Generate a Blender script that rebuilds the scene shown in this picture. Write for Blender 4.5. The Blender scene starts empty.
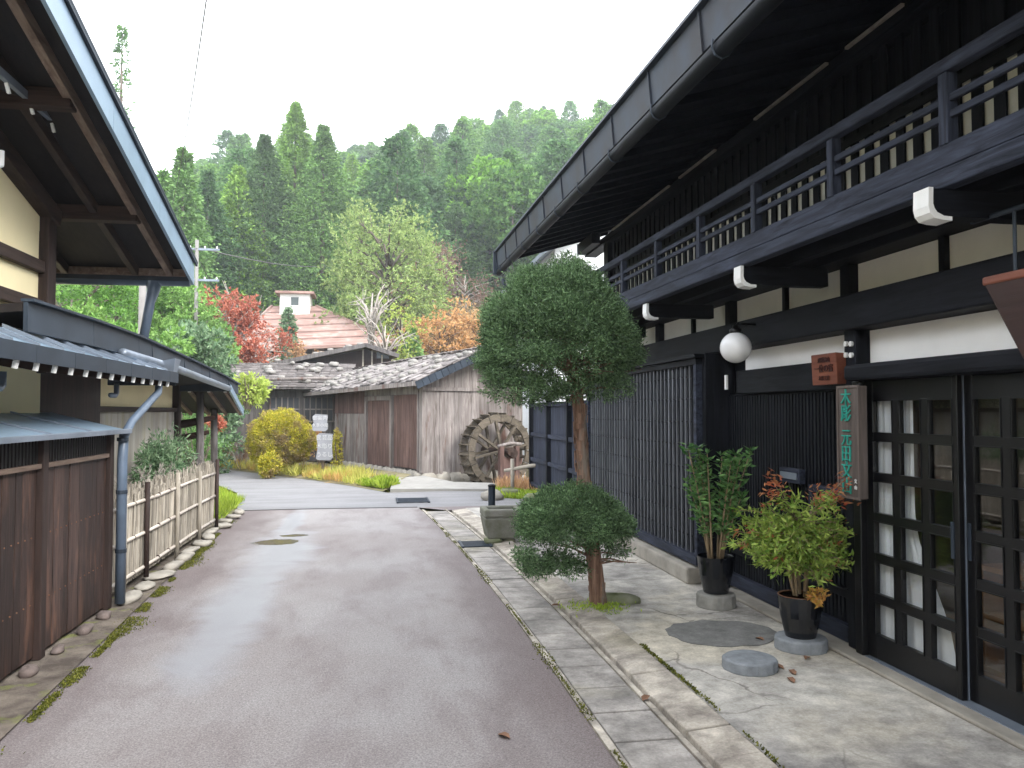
import bpy, math, random
import numpy as np
from mathutils import Vector, Matrix
R=math.radians
SC=bpy.context.scene
COL=SC.collection
rnd=random.Random(7)
# ------------------------------------------------------------------ camera
cam_d=bpy.data.cameras.new('camera'); cam_o=bpy.data.objects.new('camera',cam_d); COL.objects.link(cam_o)
cam_o.location=(0,0,1.6); cam_o.rotation_euler=(R(92),0,R(-9.5))
cam_d.lens=36*800/1024; cam_d.sensor_width=36; cam_d.clip_end=3000; cam_d.clip_start=.05
SC.camera=cam_o
def ray(px,py):
    u=(px-512)/800;v=(384-py)/800;P=R(2);W=R(9.5)
    f=math.cos(P)-v*math.sin(P); z=math.sin(P)+v*math.cos(P)
    return (u*math.cos(W)+f*math.sin(W), f*math.cos(W)-u*math.sin(W), z)
def at(px,py,Y):
    d=ray(px,py);t=Y/d[1]; return Vector((d[0]*t,Y,1.6+d[2]*t))
# ------------------------------------------------------------------ materials
def sg(c): # sRGB 0-255 -> linear
    return tuple(((v/255)/12.92 if v/255<=.04045 else ((v/255+.055)/1.055)**2.4) for v in c)
class NT:
    def __init__(s,name):
        s.m=bpy.data.materials.new(name); s.m.use_nodes=True; s.t=s.m.node_tree; s.n=s.t.nodes; s.l=s.t.links
        s.b=s.n['Principled BSDF']; s.out=s.n['Material Output']
        s.tc=s.n.new('ShaderNodeTexCoord')
    def vec(s,scale=(1,1,1),rot=(0,0,0),loc=(0,0,0)):
        m=s.n.new('ShaderNodeMapping'); m.inputs['Scale'].default_value=scale; m.inputs['Rotation'].default_value=rot; m.inputs['Location'].default_value=loc
        s.l.new(s.tc.outputs['Object'],m.inputs['Vector']); return m.outputs[0]
    def noise(s,vec,scale=1,detail=4,rough=.55,dist=0):
        n=s.n.new('ShaderNodeTexNoise'); n.inputs['Scale'].default_value=scale; n.inputs['Detail'].default_value=detail
        n.inputs['Roughness'].default_value=rough; n.inputs['Distortion'].default_value=dist
        s.l.new(vec,n.inputs['Vector']); return n.outputs['Fac']
    def ramp(s,fac,stops):
        r=s.n.new('ShaderNodeValToRGB'); e=r.color_ramp.elements
        while len(e)<len(stops): e.new(.5)
        for i,(p,c) in enumerate(stops):
            e[i].position=p; e[i].color=(c,c,c,1) if isinstance(c,(int,float)) else (*c,1)
        s.l.new(fac,r.inputs[0]); return r.outputs[0]
    def mix(s,fac,a,b,mode='MIX'):
        m=s.n.new('ShaderNodeMix'); m.data_type='RGBA'; m.blend_type=mode
        for sock,v in ((m.inputs[0],fac),(m.inputs[6],a),(m.inputs[7],b)):
            if isinstance(v,(int,float)): sock.default_value=v
            elif isinstance(v,tuple): sock.default_value=(*v,1)
            else: s.l.new(v,sock)
        return m.outputs[2]
    def math(s,op,a,b=0,c=0):
        m=s.n.new('ShaderNodeMath'); m.operation=op
        for sock,v in zip(m.inputs,(a,b,c)):
            if isinstance(v,(int,float)): sock.default_value=v
            else: s.l.new(v,sock)
        return m.outputs[0]
    def maprange(s,v,a,b,c=0,d=1):
        m=s.n.new('ShaderNodeMapRange'); m.interpolation_type='SMOOTHSTEP'
        s.l.new(v,m.inputs[0])
        for i,x in zip((1,2,3,4),(a,b,c,d)): m.inputs[i].default_value=x
        return m.outputs[0]
    def island(s):
        g=s.n.new('ShaderNodeNewGeometry'); return g.outputs['Random Per Island']
    def bump(s,h,strength=.3,dist=.01):
        b=s.n.new('ShaderNodeBump'); b.inputs['Strength'].default_value=strength; b.inputs['Distance'].default_value=dist
        s.l.new(h,b.inputs['Height']); s.l.new(b.outputs[0],s.b.inputs['Normal'])
    def fin(s,col,rough=.6,spec=.3,metal=0):
        if isinstance(col,tuple): s.b.inputs['Base Color'].default_value=(*col,1)
        else: s.l.new(col,s.b.inputs['Base Color'])
        if isinstance(rough,(int,float)): s.b.inputs['Roughness'].default_value=rough
        else: s.l.new(rough,s.b.inputs['Roughness'])
        s.b.inputs['Specular IOR Level'].default_value=spec; s.b.inputs['Metallic'].default_value=metal
        return s.m
def wood(name,c1,c2,axis='z',fine=22,rough=.65,spec=.3,island=.5,bump=.35,blot=None,blotc=None):
    s=NT(name); sc=[fine]*3; sc['xyz'.index(axis)]=fine/11
    v=s.vec(tuple(sc)); n=s.noise(v,1,6,.65,.6)
    col=s.mix(s.ramp(n,[(.32,0),(.68,1)]),c1,c2)
    n2=s.noise(s.vec((1.3,1.3,1.3)),1,3)
    col=s.mix(s.maprange(n2,.35,.65,0,.5),col,tuple((a+b)*.32 for a,b in zip(c1,c2)))
    if blot:
        col=s.mix(s.maprange(s.noise(s.vec((3,3,.7)),blot,4,.6),.52,.66,0,.85),col,blotc)
    if island: col=s.mix(1,col,s.ramp(s.island(),[(0,1-island*.5),(1,1+island*.3)]),'MULTIPLY')
    s.bump(n,bump,.006)
    return s.fin(col,rough,spec)
def plain(name,c,var=.15,scale=4,rough=.6,spec=.3,metal=0,bump=0,c2=None,island=0):
    s=NT(name); n=s.noise(s.vec(),scale,6,.6)
    c2=c2 or tuple(x*(1-var*1.6) for x in c)
    col=s.mix(s.ramp(n,[(.3,0),(.7,1)]),c2,c)
    if island: col=s.mix(1,col,s.ramp(s.island(),[(0,1-island),(1,1+island)]),'MULTIPLY')
    if bump: s.bump(s.noise(s.vec(),scale*5,6,.7),bump,.01)
    return s.fin(col,rough,spec,metal)
def leafm(name,c1,c2,c3=None,clump=1.2,trans=.25,rough=.5,inst=.25,top=None):
    s=NT(name); n=s.noise(s.vec(),clump,3,.6)
    col=s.mix(s.island(),c1,c2)
    if c3: col=s.mix(s.maprange(n,.46,.62,0,.85),col,c3)
    else: col=s.mix(1,col,s.ramp(n,[(.3,.6),(.7,1.25)]),'MULTIPLY')
    if inst:
        oi=s.n.new('ShaderNodeObjectInfo')
        col=s.mix(1,col,s.ramp(oi.outputs['Random'],[(0,(1-inst,1-inst,1-inst*.6)),(.5,(1,1,1)),(1,(1+inst*1.3,1+inst,1-inst*.3))]),'MULTIPLY')
    m=s.fin(col,rough,.10)
    if trans:
        t=s.n.new('ShaderNodeBsdfTranslucent'); s.l.new(col,t.inputs[0])
        mx=s.n.new('ShaderNodeMixShader'); mx.inputs[0].default_value=trans
        s.l.new(s.b.outputs[0],mx.inputs[1]); s.l.new(t.outputs[0],mx.inputs[2]); s.l.new(mx.outputs[0],s.out.inputs[0])
    return m
BK1=(.0035,.004,.0055); BK2=(.017,.019,.026)
MT={}
for ax in 'xyz': MT['black_'+ax]=wood('black_wood_'+ax,BK1,BK2,ax,fine=26,rough=.6,spec=.10,island=.35)
for ax in 'xyz': MT['rail_'+ax]=wood('weathered_black_wood_'+ax,(.008,.010,.016),(.060,.070,.105),ax,fine=30,rough=.65,spec=.12,island=.3)
MT['bar_z']=wood('lit_bar_wood',(.05,.055,.065),(.17,.18,.20),'z',fine=30,rough=.6,spec=.3,island=.5)  # lighter grey paints in the light caught by the lattice bars
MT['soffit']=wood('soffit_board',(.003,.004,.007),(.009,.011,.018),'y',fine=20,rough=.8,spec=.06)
MT['doorblack']=plain('door_paint',(.005,.005,.006),.3,6,rough=.32,spec=.4)
MT['plaster']=plain('white_plaster',(.88,.875,.87),.06,2.5,rough=.9,spec=.1)
MT['cream']=plain('cream_plaster',(.80,.78,.72),.10,2.5,rough=.9,spec=.1)
MT['yellow']=plain('yellow_plaster',(.92,.80,.50),.06,1.5,rough=.9,spec=.1)
MT['paper']=plain('pale_panel',(.85,.84,.74),.2,3,rough=.9,spec=.1)
MT['white']=plain('white_paint',(.82,.82,.80),.08,9,rough=.6)
MT['metal']=plain('dark_sheet_metal',(.034,.046,.064),.25,3,rough=.5,spec=.25,metal=.1,island=.12)
MT['fascia']=plain('aged_fascia_metal',(.030,.042,.060),.2,3,rough=.55,spec=.15,metal=0,c2=(.024,.022,.024),island=.12)
MT['bluemetal']=plain('blue_grey_sheet_metal',(.26,.36,.46),.18,2.5,rough=.38,spec=.5,metal=.2,island=.06)
MT['greymetal']=plain('grey_sheet_metal',(.24,.28,.34),.25,3,rough=.4,spec=.5,metal=.3,island=.1)
MT['brown_x']=wood('brown_timber_x',(.018,.011,.009),(.06,.036,.028),'x',rough=.8,spec=.12)
MT['brown_y']=wood('brown_timber_y',(.018,.011,.009),(.075,.046,.035),'y',rough=.7)
MT['brown_z']=wood('brown_timber_z',(.018,.011,.009),(.06,.036,.03),'z',rough=.7)
MT['edge']=wood('worn_edge_timber',(.10,.06,.045),(.30,.22,.17),'y',rough=.7)
MT['darkbrown']=wood('dark_underroof_board',(.008,.006,.006),(.022,.016,.014),'y',rough=.8)  # very dark brown for roof boards, canopy and backing
MT['gutterdark']=plain('dark_gutter_paint',(.007,.009,.013),.2,3,rough=.6,spec=.08)
# weathered mill boards
MT['mill']=wood('weathered_grey_boards',(.11,.09,.08),(.36,.325,.31),'z',fine=16,rough=.9,spec=.1,island=.45,blot=1.2,blotc=(.12,.065,.05))
MT['millred']=wood('reddish_old_boards',(.06,.035,.03),(.20,.13,.115),'z',fine=16,rough=.9,spec=.1,island=.4)
MT['greyboard']=wood('grey_shed_boards',(.065,.058,.058),(.21,.195,.19),'z',fine=14,rough=.9,spec=.1,island=.5)
MT['shake']=wood('silver_roof_shakes',(.10,.088,.085),(.34,.31,.30),'x',fine=9,rough=.95,spec=.1,island=.7)
MT['wheel']=wood('mossy_wheel_wood',(.05,.042,.032),(.19,.16,.125),'x',fine=10,rough=.9,spec=.1,island=.35)
MT['palewood']=wood('bleached_log',(.27,.235,.19),(.48,.43,.36),'x',fine=9,rough=.85)
MT['bamboo']=wood('bleached_bamboo',(.36,.31,.26),(.72,.66,.58),'y',fine=10,rough=.6)
MT['brush']=wood('brushwood',(.22,.19,.15),(.56,.51,.43),'z',fine=14,rough=.9,island=1.0)
MT['stone']=plain('grey_stone',(.36,.35,.32),.3,7,rough=.9,spec=.15,bump=.5)
MT['roofstone']=plain('weathered_roof_stone',(.30,.285,.265),.3,4,rough=.9,spec=.12,bump=.5)
MT['mossstone']=plain('mossy_stone',(.25,.25,.19),.3,5,rough=.95,spec=.1,bump=.6,c2=(.12,.14,.055))
MT['palestone']=plain('pale_cut_stone',(.40,.37,.32),.25,4,rough=.9,spec=.12,bump=.5)
MT['bluestone']=plain('blue_grey_millstone',(.27,.29,.31),.22,14,rough=.85,spec=.15,bump=.6)
MT['pinkstone']=plain('pinkish_edge_stone',(.20,.16,.145),.3,6,rough=.9,spec=.12,bump=.5)
MT['bark']=wood('reddish_peeling_bark',(.09,.05,.035),(.40,.25,.18),'z',fine=30,rough=.95,spec=.05,bump=1.0,blot=4,blotc=(.22,.19,.16))
MT['trunk']=wood('grey_brown_trunk',(.10,.075,.06),(.24,.20,.17),'z',fine=8,rough=.9,spec=.1)
MT['paletwig']=plain('pale_bare_twigs',(.42,.38,.34),.3,5,rough=.9,spec=.1)
MT['stem']=plain('pale_brown_stem',(.34,.25,.15),.3,12,rough=.8)
MT['pot']=plain('glazed_black_pot',(.008,.009,.012),.2,4,rough=.10,spec=.6)
MT['soil']=plain('potting_soil',(.05,.032,.02),.3,30,rough=1,bump=.5)
MT['rust']=plain('rusty_pot_rim',(.28,.14,.08),.3,12,rough=.8)
MT['pipe']=plain('painted_downpipe',(.11,.15,.21),.2,4,rough=.4,spec=.5)
MT['wire']=plain('cable_sheath',(.10,.10,.10),.1,4)
MT['pole']=plain('concrete_pole',(.24,.23,.22),.12,3,rough=.9)
MT['dulltext']=plain('faded_white_paint',(.55,.56,.58),.2,20)
MT['trough']=plain('grey_trough_stone',(.24,.235,.21),.3,5,rough=.95,spec=.1,bump=.6,c2=(.13,.135,.095))
MT['teal']=plain('teal_sign_paint',(.03,.33,.26),.15,20,rough=.7)
MT['signwood']=wood('grey_brown_signboard',(.08,.064,.056),(.18,.145,.13),'z',fine=24,rough=.8)
MT['redwood']=wood('red_brown_plaque',(.13,.035,.02),(.27,.09,.05),'y',fine=18,rough=.55)
MT['hangwood']=wood('dark_red_signboard',(.022,.008,.006),(.050,.018,.013),'y',fine=14,rough=.5)
MT['ink']=plain('dark_ink',(.05,.012,.01),.1,5)
MT['redroof']=wood('faded_red_roof_sheets',(.20,.115,.095),(.44,.30,.26),'x',fine=7,rough=.9,island=.35,blot=.5,blotc=(.36,.27,.24))
MT['siding']=plain('white_siding',(.80,.82,.84),.04,3,rough=.7)
MT['copper']=plain('interior_wood',(.30,.15,.06),.3,3,rough=.6)
MT['cloth']=plain('white_curtain_cloth',(.80,.82,.86),.05,3,rough=.95,spec=.05)
MT['signgrey']=plain('weathered_notice_board',(.27,.275,.30),.2,4,rough=.85)
MT['deadleaf']=plain('fallen_leaf',(.26,.14,.085),.3,9,rough=.8,island=.3)
# foliage
MT['yew']=leafm('yew_needles',(.045,.085,.040),(.23,.36,.17),clump=3.0,trans=.15,inst=0)
MT['cedar']=leafm('cedar_foliage',(.08,.17,.05),(.24,.41,.12),clump=.45,trans=.35,inst=.38)
MT['fir']=leafm('hill_conifer_foliage',(.06,.15,.05),(.17,.32,.10),clump=.3,trans=.35,inst=.45)
MT['hardwood']=leafm('bright_green_foliage',(.08,.20,.03),(.22,.42,.09),clump=.6,inst=.3)
MT['pine']=leafm('pale_pine_foliage',(.15,.24,.09),(.36,.46,.20),clump=.8,inst=.15)
MT['greenpine']=leafm('fresh_green_foliage',(.11,.23,.06),(.27,.45,.15),clump=1.0,inst=.15)
MT['maple']=leafm('red_maple_leaves',(.33,.075,.045),(.58,.24,.16),trans=.3,inst=0)
MT['orange']=leafm('orange_autumn_leaves',(.42,.24,.12),(.66,.42,.22),trans=.3,inst=.15)
MT['tan']=leafm('tan_autumn_grass',(.42,.27,.13),(.72,.50,.26),clump=.7,trans=.25,inst=.1)
MT['brownleaf']=leafm('dull_brown_leaves',(.16,.10,.07),(.30,.20,.15),trans=.2,inst=.1)
MT['lime']=leafm('lime_leaves',(.30,.40,.08),(.52,.60,.16),trans=.4,inst=0)
MT['yellowbush']=leafm('yellow_green_bush',(.24,.28,.03),(.66,.54,.07),(.28,.20,.12),clump=2.2,trans=.3,inst=0)
MT['grassy']=leafm('autumn_grass',(.30,.34,.06),(.62,.58,.16),(.55,.32,.12),clump=1.0,trans=.3,inst=0)
MT['grassgreen']=leafm('green_grass',(.20,.32,.03),(.46,.56,.08),clump=2,trans=.3,inst=0)
MT['oleander']=leafm('dark_glossy_leaves',(.04,.12,.035),(.20,.36,.12),clump=8,trans=.15,rough=.35,inst=0)
MT['nandina']=leafm('nandina_green_leaves',(.13,.24,.04),(.42,.52,.12),clump=6,trans=.3,rough=.4,inst=0)
MT['nandinared']=leafm('nandina_red_leaves',(.34,.07,.04),(.46,.22,.10),clump=6,trans=.3,rough=.4,inst=0)
MT['nandinagold']=leafm('nandina_gold_leaves',(.55,.40,.08),(.60,.28,.10),clump=6,trans=.3,inst=0)
MT['greyleaf']=leafm('grey_green_leaves',(.08,.16,.08),(.27,.38,.22),clump=5,trans=.2,inst=0)
MT['moss']=plain('moss',(.15,.17,.04),.4,18,rough=1,spec=.05,bump=.8,c2=(.10,.12,.02))
def glassm():
    s=NT('window_glass'); s.n.remove(s.b)
    tr=s.n.new('ShaderNodeBsdfTransparent'); tr.inputs[0].default_value=(.96,.97,.97,1)
    gl=s.n.new('ShaderNodeBsdfGlossy'); gl.inputs['Roughness'].default_value=.015
    lw=s.n.new('ShaderNodeLayerWeight'); lw.inputs[0].default_value=.5; pw=s.math('ADD',s.math('MULTIPLY',s.math('POWER',lw.outputs['Facing'],4),.55),.06)
    m=s.n.new('ShaderNodeMixShader'); s.l.new(pw,m.inputs[0]); s.l.new(tr.outputs[0],m.inputs[1]); s.l.new(gl.outputs[0],m.inputs[2])
    s.l.new(m.outputs[0],s.out.inputs[0]); return s.m
MT['glass']=glassm()
MT['mosstuft']=leafm('moss_tufts',(.06,.075,.015),(.21,.21,.04),clump=9,trans=.15,inst=0)
def globem():
    s=NT('milk_glass'); m=s.fin((.86,.86,.87),.2,.5); s.b.inputs['Subsurface Weight'].default_value=.3; s.b.inputs['Subsurface Radius'].default_value=(.05,.05,.05); return m
MT['globe']=globem()
# ------------------------------------------------------------------ mesh builder
class MB:
    def __init__(s): s.v=[]; s.f=[]; s.mi=[]
    def add(s,vs,fs,mi=0):
        o=len(s.v); s.v+= [tuple(v) for v in vs]; s.f+=[tuple(i+o for i in f) for f in fs]; s.mi+=[mi]*len(fs); return s
    def box(s,x0,x1,y0,y1,z0,z1,mi=0):
        x0,x1=sorted((x0,x1)); y0,y1=sorted((y0,y1)); z0,z1=sorted((z0,z1))
        return s.add([(x0,y0,z0),(x1,y0,z0),(x1,y1,z0),(x0,y1,z0),(x0,y0,z1),(x1,y0,z1),(x1,y1,z1),(x0,y1,z1)],
          [(0,3,2,1),(4,5,6,7),(0,1,5,4),(1,2,6,5),(2,3,7,6),(3,0,4,7)],mi)
    def hexa(s,b,t,mi=0): # four bottom, four top points
        return s.add(list(b)+list(t),[(0,3,2,1),(4,5,6,7),(0,1,5,4),(1,2,6,5),(2,3,7,6),(3,0,4,7)],mi)
    def bar(s,p0,p1,w,h,up=(0,0,1),mi=0):
        p0=Vector(p0);p1=Vector(p1);d=(p1-p0).normalized();u=Vector(up)
        sd=d.cross(u)
        if sd.length<1e-4: sd=d.cross(Vector((1,0,0)))
        sd.normalize();u=sd.cross(d).normalized();a=sd*w/2;b=u*h/2
        return s.hexa([p0-a-b,p0+a-b,p1+a-b,p1-a-b],[p0-a+b,p0+a+b,p1+a+b,p1-a+b],mi)
    def slab(s,pts,thick,mi=0): # thick along -z
        n=len(pts);vs=[tuple(p) for p in pts]+[(p[0],p[1],p[2]-thick) for p in pts]
        fs=[tuple(range(n)),tuple(range(2*n-1,n-1,-1))]+[(i,i+n,(i+1)%n+n,(i+1)%n) for i in range(n)]
        return s.add(vs,fs,mi)
    def tube(s,pts,rs,n=8,mi=0,cap=True):
        pts=[Vector(p) for p in pts]
        if isinstance(rs,(int,float)): rs=[rs]*len(pts)
        vs=[];fs=[]; a=None
        for i,p in enumerate(pts):
            d=(pts[min(i+1,len(pts)-1)]-pts[max(i-1,0)])
            if d.length<1e-6: d=Vector((0,0,1))
            d.normalize()
            if a is None:
                a=d.cross(Vector((0.13,.21,1)).normalized())
                if a.length<.05: a=d.cross(Vector((1,0,0)))
            else: a=a-d*a.dot(d)
            a.normalize(); b=d.cross(a)
            for k in range(n):
                t=2*math.pi*k/n; vs.append(p+(a*math.cos(t)+b*math.sin(t))*rs[i])
        for i in range(len(pts)-1):
            for k in range(n): fs.append((i*n+k,i*n+(k+1)%n,(i+1)*n+(k+1)%n,(i+1)*n+k))
        if cap: fs.append(tuple(range(n-1,-1,-1))); m=(len(pts)-1)*n; fs.append(tuple(m+k for k in range(n)))
        return s.add(vs,fs,mi)
    def lathe(s,prof,c=(0,0,0),n=32,mi=0,jit=0,seed=1):
        r=random.Random(seed);vs=[];fs=[];js=[1+r.uniform(-jit,jit) for _ in range(n)]
        for (rr,z) in prof:
            for k in range(n):
                t=2*math.pi*k/n; q=rr*js[k]; vs.append((c[0]+q*math.cos(t),c[1]+q*math.sin(t),c[2]+z))
        for i in range(len(prof)-1):
            for k in range(n): fs.append((i*n+k,i*n+(k+1)%n,(i+1)*n+(k+1)%n,(i+1)*n+k))
        if prof[0][0]>1e-4: fs.append(tuple(range(n-1,-1,-1)))
        if prof[-1][0]>1e-4: m=(len(prof)-1)*n; fs.append(tuple(m+k for k in range(n)))
        return s.add(vs,fs,mi)
    def rock(s,c,r,seed=0,flat=1,mi=0,rot=0):
        q=random.Random(seed);n=10;m=6;vs=[];fs=[]
        ph=[q.uniform(0,6.28) for _ in range(6)]
        for i in range(m+1):
            e=-math.pi/2+math.pi*i/m
            for k in range(n):
                a=2*math.pi*k/n
                k2=1+.13*math.sin(2*a+ph[0])+.09*math.sin(3*a+ph[1]+2*e)+.08*math.sin(4*e+ph[2]+a)
                x,y,z=math.cos(e)*math.cos(a),math.cos(e)*math.sin(a),math.sin(e)
                x,y=abs(x)**.75*(1 if x>0 else -1),abs(y)**.75*(1 if y>0 else -1); z=abs(z)**.7*(1 if z>0 else -1)
                X,Y2=x*r[0]*k2,y*r[1]*k2
                vs.append((c[0]+X*math.cos(rot)-Y2*math.sin(rot),c[1]+X*math.sin(rot)+Y2*math.cos(rot),c[2]+z*r[2]*k2*flat))
        for i in range(m):
            for k in range(n): fs.append((i*n+k,i*n+(k+1)%n,(i+1)*n+(k+1)%n,(i+1)*n+k))
        return s.add(vs,fs,mi)
    def build(s,name,mat,parent=None,bevel=0,smooth=False,origin=None):
        me=bpy.data.meshes.new(name)
        org=Vector(origin) if origin is not None else (Vector(parent['_o']) if parent is not None else Vector((0,0,0)))
        me.from_pydata([tuple(Vector(v)-org) for v in s.v],[],s.f)
        for m in (mat if isinstance(mat,(list,tuple)) else [mat]): me.materials.append(m)
        me.polygons.foreach_set('material_index',s.mi)
        if smooth: me.polygons.foreach_set('use_smooth',[True]*len(me.polygons))
        me.update()
        o=bpy.data.objects.new(name,me); COL.objects.link(o); o['_o']=tuple(org)
        if parent is not None: o.parent=parent
        else: o.location=org
        if bevel:
            b=o.modifiers.new('bevel','BEVEL'); b.width=bevel; b.segments=2; b.limit_method='ANGLE'; b.angle_limit=R(40)
        return o
def tag(o,label=None,cat=None,group=None,kind=None):
    if label: o['label']=label
    if cat: o['category']=cat
    if group: o['group']=group
    if kind: o['kind']=kind
    return o
def thing(name,loc,label,cat,group=None):
    o=bpy.data.objects.new(name,None); COL.objects.link(o); o.location=loc; o['_o']=tuple(loc); o.empty_display_size=.2
    return tag(o,label,cat,group)
def struct(o): o['kind']='structure'; return o
def copy_tree(o,parent=None):
    c=o.copy(); COL.objects.link(c)
    if parent is not None: c.parent=parent
    for ch in list(o.children): copy_tree(ch,c)
    return c
def arrays_mesh(name,V,F4,mats,mi=None):
    me=bpy.data.meshes.new(name); n=len(F4)
    me.vertices.add(len(V)); me.vertices.foreach_set('co',np.asarray(V,dtype=np.float32).ravel())
    me.loops.add(n*4); me.loops.foreach_set('vertex_index',np.asarray(F4,dtype=np.int32).ravel())
    me.polygons.add(n); me.polygons.foreach_set('loop_start',np.arange(0,4*n,4,dtype=np.int32))
    if mi is not None: me.polygons.foreach_set('material_index',np.asarray(mi,dtype=np.int32))
    for m in mats: me.materials.append(m)
    me.update(calc_edges=True); return me
class Leaves:
    """many small rhombic leaves as one mesh"""
    def __init__(s): s.P=[];s.D=[];s.L=[];s.W=[];s.M=[]
    def add(s,P,D,L,W,mi=0):
        P=np.atleast_2d(P);n=len(P); s.P.append(P);s.D.append(np.broadcast_to(D,(n,3)));s.L.append(np.broadcast_to(L,n));s.W.append(np.broadcast_to(W,n));s.M.append(np.full(n,mi))
    def build(s,name,mats,parent=None,seed=1,origin=None,tubes=None):
        g=np.random.default_rng(seed)
        P=np.concatenate(s.P);D=np.concatenate(s.D).astype(float);L=np.concatenate(s.L)[:,None];W=np.concatenate(s.W)[:,None];M=np.concatenate(s.M)
        D=D/np.maximum(np.linalg.norm(D,axis=1,keepdims=True),1e-6)
        S=np.cross(D,g.normal(size=D.shape)); S/=np.maximum(np.linalg.norm(S,axis=1,keepdims=True),1e-6)
        org=Vector(origin) if origin is not None else (Vector(parent['_o']) if parent is not None else Vector((0,0,0)))
        P=P-np.array(org)
        V=np.stack([P,P+D*L*.45+S*W/2,P+D*L,P+D*L*.45-S*W/2],1).reshape(-1,3)
        F=np.arange(len(P)*4).reshape(-1,4)
        me=arrays_mesh(name,V,F,mats if isinstance(mats,(list,tuple)) else [mats],M)
        o=bpy.data.objects.new(name,me); COL.objects.link(o); o['_o']=tuple(org)
        if parent is not None: o.parent=parent
        else: o.location=org
        return o
def unit(g,n):
    a=g.normal(size=(n,3)); return a/np.linalg.norm(a,axis=1,keepdims=True)
# ------------------------------------------------------------------ world and sun
w=bpy.data.worlds.new('World'); SC.world=w; w.use_nodes=True
nt=w.node_tree; bg=nt.nodes['Background']; sky=nt.nodes.new('ShaderNodeTexSky'); sky.sky_type='NISHITA'; sky.sun_disc=False
SUN_EL=38; SUN_AZ=142
sky.sun_elevation=R(SUN_EL); sky.sun_rotation=R(SUN_AZ); sky.dust_density=2; sky.air_density=1
mx=nt.nodes.new('ShaderNodeMix'); mx.data_type='RGBA'; mx.inputs[0].default_value=.90
nt.links.new(sky.outputs[0],mx.inputs[6]); mx.inputs[7].default_value=(9.8,10.1,10.6,1)
nt.links.new(mx.outputs[2],bg.inputs[0]); bg.inputs[1].default_value=.12
sd=bpy.data.lights.new('sun','SUN'); sd.energy=1.4; sd.angle=R(25); sd.color=(1,.96,.9)
so=bpy.data.objects.new('sun',sd); COL.objects.link(so)
dirv=Vector((math.sin(R(SUN_AZ))*math.cos(R(SUN_EL)),math.cos(R(SUN_AZ))*math.cos(R(SUN_EL)),math.sin(R(SUN_EL))))
so.rotation_euler=dirv.to_track_quat('Z','Y').to_euler()
SC.view_settings.view_transform='Standard'; SC.view_settings.look='None'; SC.view_settings.exposure=1.8; SC.view_settings.gamma=1
SC.cycles.max_bounces=6; SC.cycles.diffuse_bounces=3; SC.cycles.transparent_max_bounces=8; SC.cycles.volume_bounces=0; SC.cycles.glossy_bounces=3; SC.cycles.sample_clamp_indirect=4
# ================================================================== TERRAIN
def smooth(t): t=max(0,min(1,t)); return t*t*(3-2*t)
SKY=[(-60,150),(0,175),(150,160),(230,128),(330,124),(400,126),(450,108),(500,98),(540,90),(600,96),(700,95),(900,105),(1100,130)]
def skyline(a): # azimuth deg -> elevation of crest line of tree tops
    px=512+800*math.tan(R(max(-50,min(58,a-9.5))))
    for (x0,y0),(x1,y1) in zip(SKY,SKY[1:]):
        if px<=x1: 
            y=y0+(y1-y0)*max(0,(px-x0))/(x1-x0); break
    else: y=SKY[-1][1]
    return (412-y)/math.hypot(800,px-512)
def hill(x,y):
    r=math.hypot(x,y); a=math.degrees(math.atan2(x,y))
    if y<10 and r<60: return 0.0
    if abs(a)>75: return 0.0
    zc=1.6+skyline(a)*185-20
    t=(r-34)/(178-34)
    k=.35*smooth(t)+.65*max(0,min(1,t))
    z=zc*k
    if t>1: z=zc-(r-178)*.12
    z*=smooth((75-abs(a))/12)
    return max(z,0)+.5*math.sin(x*.13)*math.sin(y*.11)*smooth((r-45)/40)
gm=NT('hill_soil'); n=gm.noise(gm.vec(),.25,5); c=gm.mix(gm.ramp(n,[(.4,0),(.6,1)]),(.05,.08,.03),(.14,.12,.06)); gm.fin(c,1,.1)
b=MB(); NX=70
xs=[-400+i*800/NX for i in range(NX+1)]; ys=[8+ (i/60)**1.3*392 for i in range(61)]
for y in ys:
    for x in xs: b.v.append((x,y,hill(x,y)-.06 if y>12 else -.06))
for j in range(60):
    for i in range(NX): k=j*(NX+1)+i; b.f.append((k,k+1,k+NX+2,k+NX+1)); b.mi.append(0)
o=struct(b.build('hill',gm.m,smooth=True))
g2=NT('yard_earth'); n=g2.noise(g2.vec(),1.2,6,.6); c=g2.mix(g2.ramp(n,[(.35,0),(.65,1)]),(.13,.13,.06),(.27,.23,.15)); g2.bump(g2.noise(g2.vec(),14,5),.4,.02); g2.fin(c,1,.1)
b=MB(); b.add([(-400,-200,-.045),(400,-200,-.045),(400,45,-.045),(-400,45,-.045)],[(0,1,2,3)])
struct(b.build('ground',g2.m))
# ------------------------------------------------------------------ road
def off(y): return -.004*max(0,y-3.5)**2
rm=NT('old_asphalt')
P=rm.vec()
big=rm.noise(P,.55,4,.6); fine=rm.noise(P,95,3,.7); mid=rm.noise(rm.vec((2.6,1.0,1)),1,5,.6,.3)
col=rm.mix(rm.maprange(big,.38,.62),(.232,.206,.198),(.275,.256,.250))
col=rm.mix(rm.maprange(mid,.42,.7,0,.5),col,(.145,.112,.112))
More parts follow.
